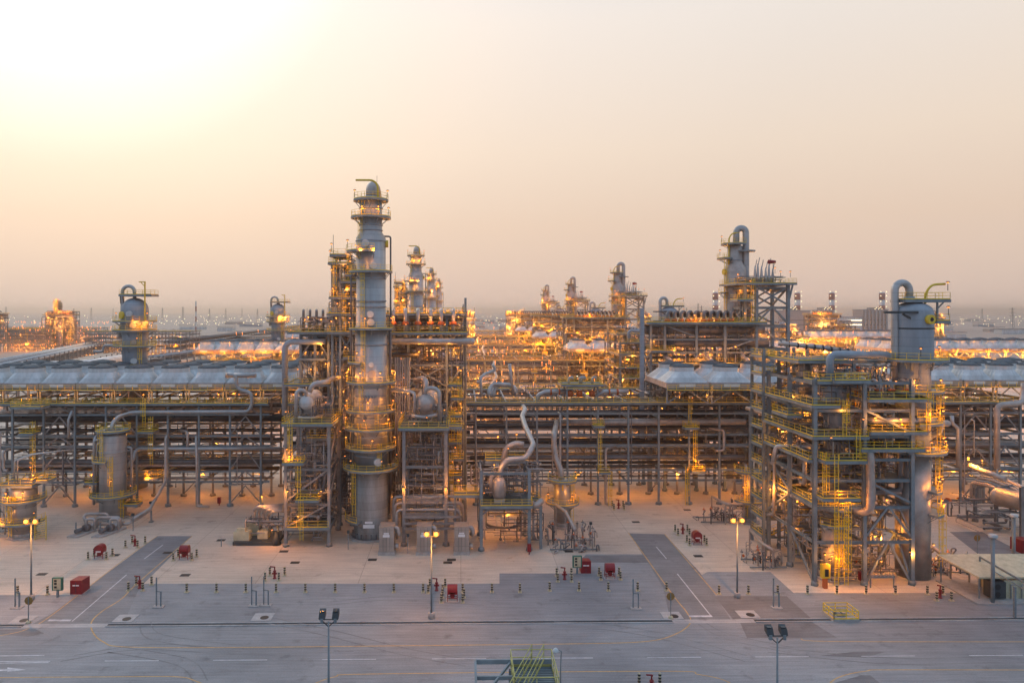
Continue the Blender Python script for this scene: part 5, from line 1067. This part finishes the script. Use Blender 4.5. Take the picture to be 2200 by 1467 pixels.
skid('dense cluster of thin pipes and valves beside the small arrow marked vessel', 1228, 1172, 9, 8, 4, 40, 1, ([P(1195,1085,140), P(1215,1100,137), P(1236,1140,131)], 'cladw'))
skid('low cluster of valves on the apron under the end of the central rack', 1545, 1118, 9, 5, 3.2, 26, 2, ([P(1530,1068,150), P(1560,1085,146), P(1600,1085,146)], 'cladw'))
skid('valve cluster under two parallel beige pipes, before the stair tower', 1640, 1212, 6.5, 6, 3.4, 26, 3, ([P(1612,1140,130), P(1640,1172,124), P(1662,1185,121)], 'cladw'))
skid('spread of pipes and valves beside the foot of the big east column', 2005, 1218, 9, 9, 3.4, 34, 4, ([P(1965,1172,121), P(1995,1172,121), P(2045,1215,116), P(2085,1236,114)], 'cladw'), 700)
skid('tangle of pipes and valves at the west edge', 20, 1135, 7, 8, 5, 26, 6)
skid('few valves and short pipes behind the stair tower foot', 1600, 1090, 6, 5, 4, 16, 7, None, 400)
skid('valve cluster at the feet of the big east tower', 1840, 1225, 8, 4, 2.5, 18, 8, None, 0)
for i, (px, l) in enumerate(((170, 'western pump of the pair in front of the tall western vessel'), (222, 'eastern pump of the pair in front of the tall western vessel'))):
    c = G(px, 1150); t = thing('process_pump', l, 'pump', c, 'pumps by the western vessel')
    MB().add([c+V((-1.6,-1.6,0)), c+V((.6,-1.6,0)), c+V((2.6,4.2,0)), c+V((.5,4.2,0)), c+V((-1.6,-1.6,.35)), c+V((.6,-1.6,.35)), c+V((2.6,4.2,.35)), c+V((.5,4.2,.35))], [(0,3,2,1),(4,5,6,7),(0,1,5,4),(1,2,6,5),(2,3,7,6),(3,0,4,7)]).build('base_plate', 'blockc', t)
    d = V((.32,1,0)).normalized(); o = c+V((-.4,-.9,1.0))
    MB().tube([o+d*.2, o+d*2.0], .42, 12).build('motor', 'cladd', t); MB().tube([o+d*2.4, o+d*3.2], .75, 12).ball(o+d*3.2, .7, 7).build('pump_casing', 'cladd', t)
    MB().tube([o+d*2.8, o+d*2.8+V((0,0,1.8)), o+d*2.8+V((1.6,.2,1.8)), o+d*2.8+V((1.6,.2,-.4))], .28, 10).build('discharge_pipe', 'clad', t); MB().tube([o+d*3.6, o+d*6.5], .35, 10).build('suction_pipe', 'clad', t)
    MB().bar(o+V((.1,.3,.5)), o+V((.1,.3,1.8)), .2).build('control_post', 'steel', t)
for i, (l, pts) in enumerate((('upper looped beige pipe above the two pumps', [P(208,1142,145), P(208,1108,145), P(258,1108,145), P(258,1140,145)]), ('flat looped pipe between the pumps and the tall western vessel', [P(186,1118,147), P(176,1100,149), P(230,1100,149), P(233,1110,149)]), ('long pipe passing over the two pumps', [P(190,1122,146), P(275,1122,146), P(300,1108,148), P(325,1090,150)]))):
    pipe(l, pts, .32, 'cladw', supports=((pts[-1].x, pts[-1].y, pts[-1].z),))
c = G(548, 1168); t = thing('compressor_skid', 'cream housed machine on a dark skid under glowing pipes, by the western exchanger tower', 'machine', c)
MB().box(c.x-4, c.y-1, 0, c.x+4.5, c.y+6, .7).build('skid_base', 'dark', t)
for dx, dy, w, d, h in ((-2.6, 0, 3.0, 1.7, 1.7), (-1.4, 3.2, 3.0, 1.7, 2.4), (1.2, 1.2, 2.0, 2.0, 1.5), (-2.7, -.2, 1.6, 1.2, 2.3)): MB().box(c.x+dx-w/2, c.y+dy-d/2+.6, .7, c.x+dx+w/2, c.y+dy+d/2+.6, .7+h).build('housing', 'cream', t)
MB().lathe([(1.0,0), (.6,1.2), (.35,2.4)], c+V((4.2,-.3,0)), 10).build('funnel', 'dark', t)
for i in range(4): MB().tube([c+V((-.8+i*.9,2,3.4)), c+V((-.8+i*.9,2,6-.3*i)), c+V((.6+i*.9,0,7.2-.3*i)), c+V((6.5,1.2,7.2-.3*i))], .34, 10, .8).build('discharge_pipe', 'cladw', t)
MB().bar(c+V((-6,-1.4,0)), c+V((-6,-1.4,1.5)), .15).build('post', 'steel', t); clutter(t, c.x-3, c.x+6, c.y+.5, c.y+7, .8, 5, 24, .06, .22, seed=91)
lamp(t, c+V((1.5,-.6,7.4)), 800); lamp(t, c+V((3.6,-1.2,1.2)), 260)
t = thing('low_pipe_rack', 'low grey pipe rack with bent pipes over a fat horizontal vessel, east edge', 'pipe rack', (X(2140,140), 140, 0))
for k, (px, D) in enumerate(((2095,148), (2140,142), (2195,134), (2250,128))):
    x = X(px, D); MB().hb((x,D,0), (x,D,Z(1052,D)), .55).lathe([(.8,0),(.7,.5)], (x,D,0), 4).build('post', 'steelb', t); MB().hb((x,D,Z(1052,D)), (x+5,D+2,Z(1052,D)), .4).build('cross_beam', 'steelb', t)
for k in range(5): MB().tube([P(2088+6*k,1085,150+k), P(2088+6*k,1040-5*k,150+k), P(2120+6*k,1046-5*k,146+k), P(2182+4*k,1068-4*k,139+k), P(2194+4*k,1075-4*k,138+k), P(2196+4*k,1140,137+k)], (.42,.3,.36,.25,.4)[k], 10).build('pipe', ('cladw','clad')[k%2], t)
MB().tube([P(2150,1072,141), P(2320,1108,128)], 1.9, 18).ball(P(2150,1072,141), 1.9, 10).build('horizontal_vessel', 'cladw', t)
MB().tube([P(2082,1003,150), P(2160,1034,142)], .55, 12).build('lit_pipe', 'cladw', t); lamp(t, P(2080,1006,149), 1700); lamp(t, P(2110,1012,147), 500); clutter(t, X(2095,140), X(2230,140), 138, 150, .4, 6, 26, .06, .3, seed=95)
o = pipe('fat pipe with valves lying low on the apron behind the big east column', [P(2000,1085,163), P(2110,1080,163)], .8, 'cladd', [(P(2035,1084,163), P(2040,1084,163)), (P(2060,1083,163), P(2066,1083,163))])
pipe('grey pipe dropping in front of the eastern rack with a stepped top', [P(2045,895,160), P(2046,912,160), P(2058,922,160), P(2058,1005,160)], .42, 'clad')
pipe('big square arch pipe in front of the eastern rack', [P(2142,1010,158), P(2142,872,158), P(2195,868,158), P(2200,840,159), P(2200,825,159)], .62, 'cladw', bend=1.4)
pipe('thin hooked lamp pole pipe beside the eastern rack post', [P(2093,985,158), P(2093,906,158), P(2086,903,158)], .14, 'clad')
c = G(1757,1256); t = thing('call_post', 'bright yellow call box on an orange post at the corner of the east tower', 'call post', c)
MB().box(c.x+.2, c.y-1.6, 0, c.x+.8, c.y-1.0, 1.7).build('post', 'orange', t); a = MB().box(c.x-.1, c.y-1.7, 1.7, c.x+1.2, c.y-.9, 3.9).build('box', 'yelw', t); MB().box(c.x+.3, c.y-1.74, 2.0, c.x+.9, c.y-1.705, 3.2).build('handset', 'black', a)
lamp(t, c+V((1.4,-1.2,2.6)), 260)
c = G(1895,1262); t = thing('pipe_bench', 'small grey trestle bench with rollers and a lit lamp, before the east tower', 'trestle', c)
MB().bar(c+V((-2,0,1.8)), c+V((2,0,1.8)), .35).build('top', 'steel', t)
for s in (-1.9, 1.9): MB().bar(c+V((s,0,0)), c+V((s,0,1.7)), .15).build('leg', 'steel', t)
for i in range(6): MB().tube([c+V((-1.7+.65*i,-.3,2.1)), c+V((-1.7+.65*i,.3,2.1))], .18, 8).build('roller', 'cladw', t)
lamp(t, c+V((0,.3,2.3)), 350)
for px, py in ((1850,1252), (1137,1190), (471,1085)):
    c = G(px, py); t = thing('extinguisher_box', 'small red extinguisher box standing at '+{1850:'the feet of the big east tower', 1137:'the leg of the reboiler frame', 471:'the western rack'}[px], 'extinguisher', c, 'red extinguisher boxes')
    MB().box(c.x-.35, c.y-.3, .5, c.x+.35, c.y+.3, 1.9).build('box', 'red', t); MB().bar(c, c+V((0,0,.5)), .2).build('stand', 'red', t)
for px, py, l in ((324,1112,'west of the leaning pipe'), (286,1140,'by the pumps'), (597,1168,'west of the tall column foot'), (748,1180,'before the tallest column'), (876,1188,'between the first two cabinets'), (1269,1160,'east of the valve cluster')):
    c = G(px, py); t = thing('monitor_post', 'slim grey instrument post '+l, 'post', c, 'instrument posts')
    MB().bar(c, c+V((0,0,3.3)), .14).build('post', 'steel', t); MB().box(c.x-.25, c.y-.25, 3.1, c.x+.25, c.y+.1, 3.6).build('instrument', 'dark', t)
# ================================================================ plant trains behind
KIDS = {}
for o in bpy.data.objects:
    if o.parent: KIDS.setdefault(o.parent.name, []).append(o)
LS = {}
def slight(d, f):
    k = (d.name, f)
    if k not in LS: n = d.copy(); n.energy = d.energy*f; n.color = (1, .34, .04); LS[k] = n
    return LS[k]
def dupk(o, parent, f):
    c = o.copy(); C.objects.link(c); c.parent = parent
    if c.type == 'LIGHT': c.data = slight(c.data, f)
    for ch in KIDS.get(o.name, []): dupk(ch, c, f)
    return c
MERGED = {}
def merged(o):
    if o.name in MERGED: return MERGED[o.name]
    vs, fs, ms, mats, sm = [], [], [], [], []
    def rec(x, off):
        for ch in KIDS.get(x.name, []):
            if ch.type == 'MESH':
                me = ch.data; b = len(vs); q = off+V(ch.location)
                if me.materials[0] not in mats: mats.append(me.materials[0])
                mi = mats.index(me.materials[0]); vs.extend([(v.co.x+q.x, v.co.y+q.y, v.co.z+q.z) for v in me.vertices])
                for p in me.polygons: fs.append(tuple(b+i for i in p.vertices)); ms.append(mi); sm.append(p.use_smooth)
            rec(ch, off+V(ch.location))
    rec(o, V((0,0,0))); me = bpy.data.meshes.new(o.name.split('.')[0]); me.from_pydata(vs, [], fs)
    for m in mats: me.materials.append(m)
    me.polygons.foreach_set('material_index', ms); me.polygons.foreach_set('use_smooth', sm); MERGED[o.name] = me; return me
def lights_of(o):
    out = []
    def rec(x, off):
        for ch in KIDS.get(x.name, []):
            q = off+V(ch.location)
            if ch.type == 'LIGHT': out.append((q, ch.data))
            rec(ch, q)
    rec(o, V((0,0,0))); return out
ORD = {1: 'second', 2: 'third', 3: 'fourth', 4: 'fifth'}
def far_copy(o, stem, dx, dy, lab, f, every, seed=0):
    c = bpy.data.objects.new(o.name.split('.')[0], merged(o)); C.objects.link(c); c.location = V(o.location)+V((dx, dy, 0))
    tag(c, lab, o['category'], o.get('group'))
    for i, (q, d) in enumerate(lights_of(o)):
        if (i+seed) % every == 0:
            l = bpy.data.objects.new('glow', slight(d, f)); C.objects.link(l); l.parent = c; l.location = q
    return c
for o, stem in TRAIN:
    n = stem.split()[0]
    if stem.endswith('cooler bay') and 'western' in stem and n in ('eighth', 'ninth'): pass
    c = dupk(o, None, 3.2); 
    if 'air cooler' in stem:
        for q, w_ in (((0, -2.6, .6), 700), ((3, -2.6, -1.5), 900), ((-2, -2.2, 3.4), 160)): light(q, w_, c)
    c.location = V(o.location)+V((0, 140, 0)); tag(c, stem+' in the second plant train')
    for k in (2, 3):
        if 'air cooler' in stem and k == 3 and n not in ('first', 'second', 'third', 'fourth'): continue
        far_copy(o, stem, 0, 140*k, f'{stem} in the {ORD[k]} plant train', 9.0 if k == 2 else 20, 3 if k == 2 else 5)
byname = {s: o for o, s in TRAIN}
er = byname['eastern stretch of the pipe rack']
for j in (1, 2):
    for k in (3, 4): far_copy(er, '', 96*j, 140*k, f'{ORD[j]} extra rack stretch east of the {ORD[k] if k < 4 else "fifth"} plant train', 24, 2, j)
for j, (s_n, dx, dy) in enumerate((('wide frame with hooked pipes over long drums', 150, 420), ('wide frame with hooked pipes over long drums', 250, 420), ('big many-decked tower', 120, 280), ('broad condenser frame', 330, 280), ('steel frame with hooped pipes', 60, 520), ('big many-decked tower', 230, 420), ('steel frame with hooped pipes', 10, 420), ('middle stretch of the pipe rack', 40, 560), ('middle stretch of the pipe rack', 150, 560), ('middle stretch of the pipe rack', 250, 420), ('broad condenser frame', 160, 330))):
    far_copy(byname[s_n], '', dx, dy, f'amber lit {s_n}, {("first","second","third","fourth","fifth","sixth","seventh","eighth","ninth","tenth","eleventh")[j]} of the eastern background units', 26, 2, j)
for dx, dy, l in ((96, 140, 'extra far eastern stretch of rack in the second plant train'), (96, 280, 'far eastern stretch of rack in the third plant train'), (192, 280, 'most easterly stretch of rack in the third plant train')):
    far_copy(er, '', dx, dy, l, 18, 2)
for dx, dy, kk in ((75, 140, 'second'), (113, 140, 'second'), (96, 280, 'third'), (135, 280, 'third')):
    for q in ('first', 'second', 'third', 'fourth', 'fifth'): far_copy(byname[q+' eastern air cooler bay'], '', dx, dy, f'{q} air cooler bay {dx} metres further east in the {kk} plant train', 16, 1)
# ---- the lit unit far in the west
for s, dx, dy, l in (('tall narrow tower with yellow landings', X(120,800)+25, 653, 'glowing tower standing out of the far western unit'), ('wide frame with hooked pipes over long drums', X(30,800)-70, 602, 'glowing frame of the far western unit'), ('broad condenser frame', X(95,800)+36, 648, 'glowing frame beside the tower of the far western unit'),
                     ('steel frame with hooped pipes', X(150,800)+8, 640, 'stepped glowing frame east of the far western tower'), ('western stretch of the pipe rack', X(60,800)+76, 630, 'glowing pipe rack under the far western unit'), ('middle stretch of the pipe rack', X(330,760)-14, 560, 'pipe rack running east from the far western unit'),
                     ('eastern stretch of the pipe rack', X(0,800)-110, 690, 'rack stretch at the west edge of the far western unit'), ('middle stretch of the pipe rack', X(150,900)-14, 700, 'rear pipe rack of the far western unit'), ('reboiler frame', X(190,780)-10, 640, 'low glowing frame east of the far western tower'), ('wide frame with hooked pipes over long drums', X(60,800)-70, 700, 'rear glowing frame of the far western unit')):
    far_copy(byname[s], '', dx, dy, l, 7, 1)
# ---- elevated pipeways running off at an angle
def pipeway(label, a, b, h, w, n, r, m, lampn=0):
    a, b = V(a), V(b); L_ = (b-a).length; d = (b-a)/L_; nn = V((-d.y, d.x, 0)); t = thing('pipeway', label, 'pipeway', a, 'long pipeways behind the plant')
    k = min(45, int(L_/14))
    for i in range(k+1):
        p = a+d*L_*i/k
        MB().bar(p-nn*w/2, p-nn*w/2+V((0,0,h+3)), .7).bar(p+nn*w/2, p+nn*w/2+V((0,0,h+1)), .7).bar(p-nn*w/2+V((0,0,h)), p+nn*w/2+V((0,0,h)), .6).bar(p-nn*w/2+V((0,0,h*.55)), p+nn*w/2+V((0,0,h*.55)), .6).build('trestle', 'steelb', t)
    for j in range(n):
        o = (j+.5)/n-.5
        MB().tube([a+nn*w*o+V((0,0,h+.5+r)), b+nn*w*o+V((0,0,h+.5+r))], r*(1, .6, .8)[j % 3], 8).build('pipe', m[j % len(m)], t)
        if j % 2: MB().tube([a+nn*w*o+V((0,0,h*.55+1)), b+nn*w*o+V((0,0,h*.55+1))], r*.7, 8).build('pipe', 'cladd', t)
    for i in range(lampn):
        lamp(t, a+d*L_*(i+.5)/lampn+V((0,0,h*.3)), 2500)
    return t
g2 = lambda px, D: (X(px, D), D, 0)
pipeway('broad pipeway running north east past the western domed column', g2(-60, 420), g2(262, 900), 9, 26, 12, .9, ('cladw', 'clad', 'cladd', 'white'), 4)
pipeway('second pipeway behind the western coolers with tall thin posts', g2(-60, 300), g2(240, 520), 12, 14, 7, .8, ('clad', 'cladw', 'cladd'), 3)
pipeway('long dark covered pipeway sloping away toward the horizon, behind the second domed column', g2(370, 700), g2(640, 1500), 12, 16, 9, 1.6, ('cladk', 'cladd'))
pipeway('lower pipeway in front of the long dark covered one', g2(330, 560), g2(640, 1000), 7, 18, 8, .9, ('cladd', 'clad'), 3)
pipe('pale fat duct lying behind the western coolers', [P(20,790,214), P(180,786,222), P(262,772,250)], 1.9, 'white', bend=9); pipe('pale narrower duct lying in front of the fat one', [P(-10,796,206), P(90,782,210), P(130,797,206), P(190,798,205)], .9, 'white', bend=2)
# ---- far power station
D = 1500
def bld(label, px0, px1, pyt, m, ribs=0, D=1500):
    t = thing('power_station_hall', label, 'hall', (X((px0+px1)/2, D), D, 0), 'power station halls'); a, b = X(px0, D), X(px1, D)
    MB().box(a, D, 0, b, D+40, Z(pyt, D)).build('wall', m, t); MB().box(a-1, D-1, Z(pyt, D), b+1, D+41, Z(pyt, D)+1.5).build('roof', 'paint', t)
    for i in range(ribs): x = a+(b-a)*(i+.5)/ribs; MB().box(x-1.5, D-3, 0, x+1.5, D-.02, Z(pyt, D)-1).build('vertical_duct', 'clad', t)
    for z in (14, 24): MB().box(a+2, D-.5, z, b-2, D-.03, z+2).build('window_band', 'bulbf' if m == 'white' else 'cladd', t)
bld('beige hall of the far power station, beside the braced tower', 1672, 1741, 668, 'pinkish'); bld('long pale hall of the far power station', 1742, 1853, 682, 'white'); bld('ribbed boiler house of the far power station, by the big domed column', 1854, 1908, 666, 'pinkish', 7); bld('small grey boiler house below the middle striped chimney', 1764, 1792, 667, 'clad', 3, 1540)
for px, l in ((1713, 'first'), (1787, 'middle'), (1895, 'last'), (1537, 'lone western')):
    x = X(px, 1560); t = thing('chimney', l+' red and white banded chimney of the far power station', 'chimney', (x, 1560, 0), 'power station chimneys')
    h = Z(627, 1560); MB().lathe([(6.2, 0), (5.6, h)], (x, 1560, 0), 16).build('shaft', 'white', t)
    for a, b in ((.97, .80), (.66, .54), (.42, .30)): MB().lathe([(6.3, h*b), (6.2, h*a)], (x, 1560, 0), 16).build('red_band', 'hazedred', t)
    for z in (h+.5, h*.9, h*.76, h*.62, h*.5):
        for s in (-6.4, 6.4): MB().ball((x+s, 1554, z), .9, 5).build('lamp', 'bulbf', t)
    if px > 1600: MB().box(x-26, 1550, 40, x-7, 1575, Z(655, 1560)-6).build('steel_gallery', 'steelb', t)
    for i in range(8 if px > 1600 else 0): MB().ball((x-25+i*2.6, 1549, 46+i % 3*3), .8, 5).build('lamp', 'bulbf', t)
# ---- pylons, masts
for i, (px, D, h) in enumerate(((2175, 1450, 52), (393, 2600, 60), (349, 3000, 58), (196, 3400, 60), (13, 3200, 64), (243, 4200, 60), (450, 3200, 56), (485, 3600, 58), (520, 4200, 60), (553, 3000, 54), (1500, 2300, 70), (1507, 2000, 60), (1168, 2500, 68), (1192, 2500, 68), (940, 3800, 60), (2110, 2900, 55), (1475, 3200, 60), (660, 3600, 58))):
    x = X(px, D); t = thing('pylon', ('tall near' if D < 1500 else 'faint')+f' lattice power pylon in the haze, {["east of the big domed column","west horizon","by the tall striped mast","near the west edge","at the west edge","beyond the domed column","over the long pipeway","further along the western horizon","beyond the western lights","near the second domed column","next to the U pipe column","beside its twin by the U pipe column","west of the pair over the central glow","east of the pair over the central glow","over the receding columns","far east behind the big column","beyond the wide drum frame","by the narrow condenser tower"][i]}', 'pylon', (x, D, 0), 'power pylons')
    wd = h*.13; m = MB()
    for sx in (-1, 1):
        for sy in (-1, 1): m.bar((x+sx*wd/2, D+sy*wd/2, 0), (x+sx*wd*.08, D+sy*wd*.08, h), .3 if D < 2000 else .55)
    for k in range(8):
        z0, z1 = h*k/8, h*(k+1)/8; w0, w1 = wd*(1-.84*k/8)/2, wd*(1-.84*(k+1)/8)/2
        m.bar((x-w0, D-w0, z0), (x+w1, D-w1, z1), .25).bar((x+w0, D-w0, z0), (x-w1, D-w1, z1), .25)
    m.build('lattice_body', 'cladd', t)
    for z in (h*.66, h*.8, h*.94): MB().bar((x-h*.13, D, z), (x+h*.13, D, z), .45).build('cross_arm', 'cladd', t)
x = X(421, 1500); t = thing('radio_mast', 'red and white lattice mast above the western lights', 'mast', (x, 1500, 0))
for k in range(6): MB().bar((x, 1500, 11*k), (x, 1500, 11*k+11), 2.2).build('mast_section', ('red', 'white')[k % 2], t)
# ---- far lights, sheds and tanks
r = random.Random(5); m = MB(); mo = MB()
for i in range(260):
    px = r.choice((r.uniform(335, 640), r.uniform(335, 640), r.uniform(2010, 2200), r.uniform(0, 330), r.uniform(1010, 1140)))
    D = 1500/ r.uniform(.28, .9) if px < 1000 else 1500/r.uniform(.3, 1.0); s = D/1500
    m.ball((X(px, D), D, 12), (.5+.6*r.random()**3)*s*.9, 5)
tag(m.build('distant_lamps', 'bulbf'), 'countless tiny pale lamps scattered over the far plain', 'lamps', None, 'stuff')
r = random.Random(8); m = MB()
for i in range(1700):
    k = r.choice((1, 1, 2, 2, 3, 4, 9, 9)); D = 140*k+r.uniform(120, 215); lim = min(420, D*.58); x = r.uniform(-105 if k < 2 else -140, lim if k > 1 else 215)
    if k == 9: k = 3; D = r.uniform(760, 900); x = X(r.uniform(-20, 240), D)
    z = r.choice((5, 8, 12, 16, 20, 24, 27, 32)); q = V((x, D, z)); m.ball(q, .14+.05*k, 4).bar(q, q+V((0,.3,-1.6)), .1)
tag(m.build('plant_lamps', 'bulb'), 'countless small sodium lamps glowing all over the trains behind', 'lamps', None, 'stuff')
for D, x0, x1, st, pw in ((292, -112, 235, 13, 2000), (258, -70, 90, 22, 1200), (330, -100, 240, 26, 2000), (432, -110, 250, 24, 5000), (470, -110, 270, 34, 6500), (572, -110, 330, 40, 11000)):
    x = x0; i = 0
    while x < x1:
        light((x, D+(i % 3)*3, (9, 19, 27)[i % 3]), pw, None, (1, .36, .045), .2); x += st; i += 1
r = random.Random(9)
for i in range(60):
    k = (1, 1, 2, 2, 3, 4)[i % 6]; D = 140*k+r.uniform(110, 215); x = r.uniform(-80, min(420, D*.55)); hz = light((x, D, r.choice((7, 14, 26))), 9000 if k == 1 else 15000, None, (1, .34, .04), .5)
r = random.Random(12); SH = ('behind the western lights', 'under the striped radio mast', 'below the long dark pipeway', 'at the start of the western lights', 'before the faint ridge', 'beyond the domed columns', 'over the central glow', 'east of the tall grey columns', 'on the eastern plain', 'beside the tall near pylon', 'north of the eastern coolers', 'near the horizon in the west', 'near the horizon in the east')
for i in range(26):
    D = r.uniform(900, 3200); px = r.choice((r.uniform(340, 640), r.uniform(2010, 2200), r.uniform(1020, 1130))); x = X(px, D); w_ = r.uniform(12, 60); t = thing('shed', ('second ' if i > 12 else '')+('low pale shed ' if i % 2 else 'long low roof ')+'on the far plain '+SH[i % 13], 'shed', (x, D, 0), 'far sheds')
    MB().box(x-w_/2, D, 0, x+w_/2, D+20, r.uniform(5, 10)).build('wall', r.choice(('white', 'pinkish', 'paint')), t); MB().box(x-w_/2-1, D-1, 10, x+w_/2+1, D+21, 11).build('roof', 'cladd', t)
# ================================================================ haze
hz = MB().box(-26000, -260, -1.2, 26000, 29000, 108).build('haze', 'white'); hz['kind'] = 'stuff'; hz['label'] = 'dusty haze lying over the whole plain'
hm = bpy.data.materials.new('haze_air'); hm.use_nodes = True; n = hm.node_tree.nodes; n.remove(n['Principled BSDF'])
pv = n.new('ShaderNodeVolumePrincipled'); pv.inputs['Density'].default_value = .00013; pv.inputs['Color'].default_value = (1, .88, .77, 1); pv.inputs['Anisotropy'].default_value = .62
hm.node_tree.links.new(pv.outputs[0], n['Material Output'].inputs['Volume']); hz.data.materials.clear(); hz.data.materials.append(hm)
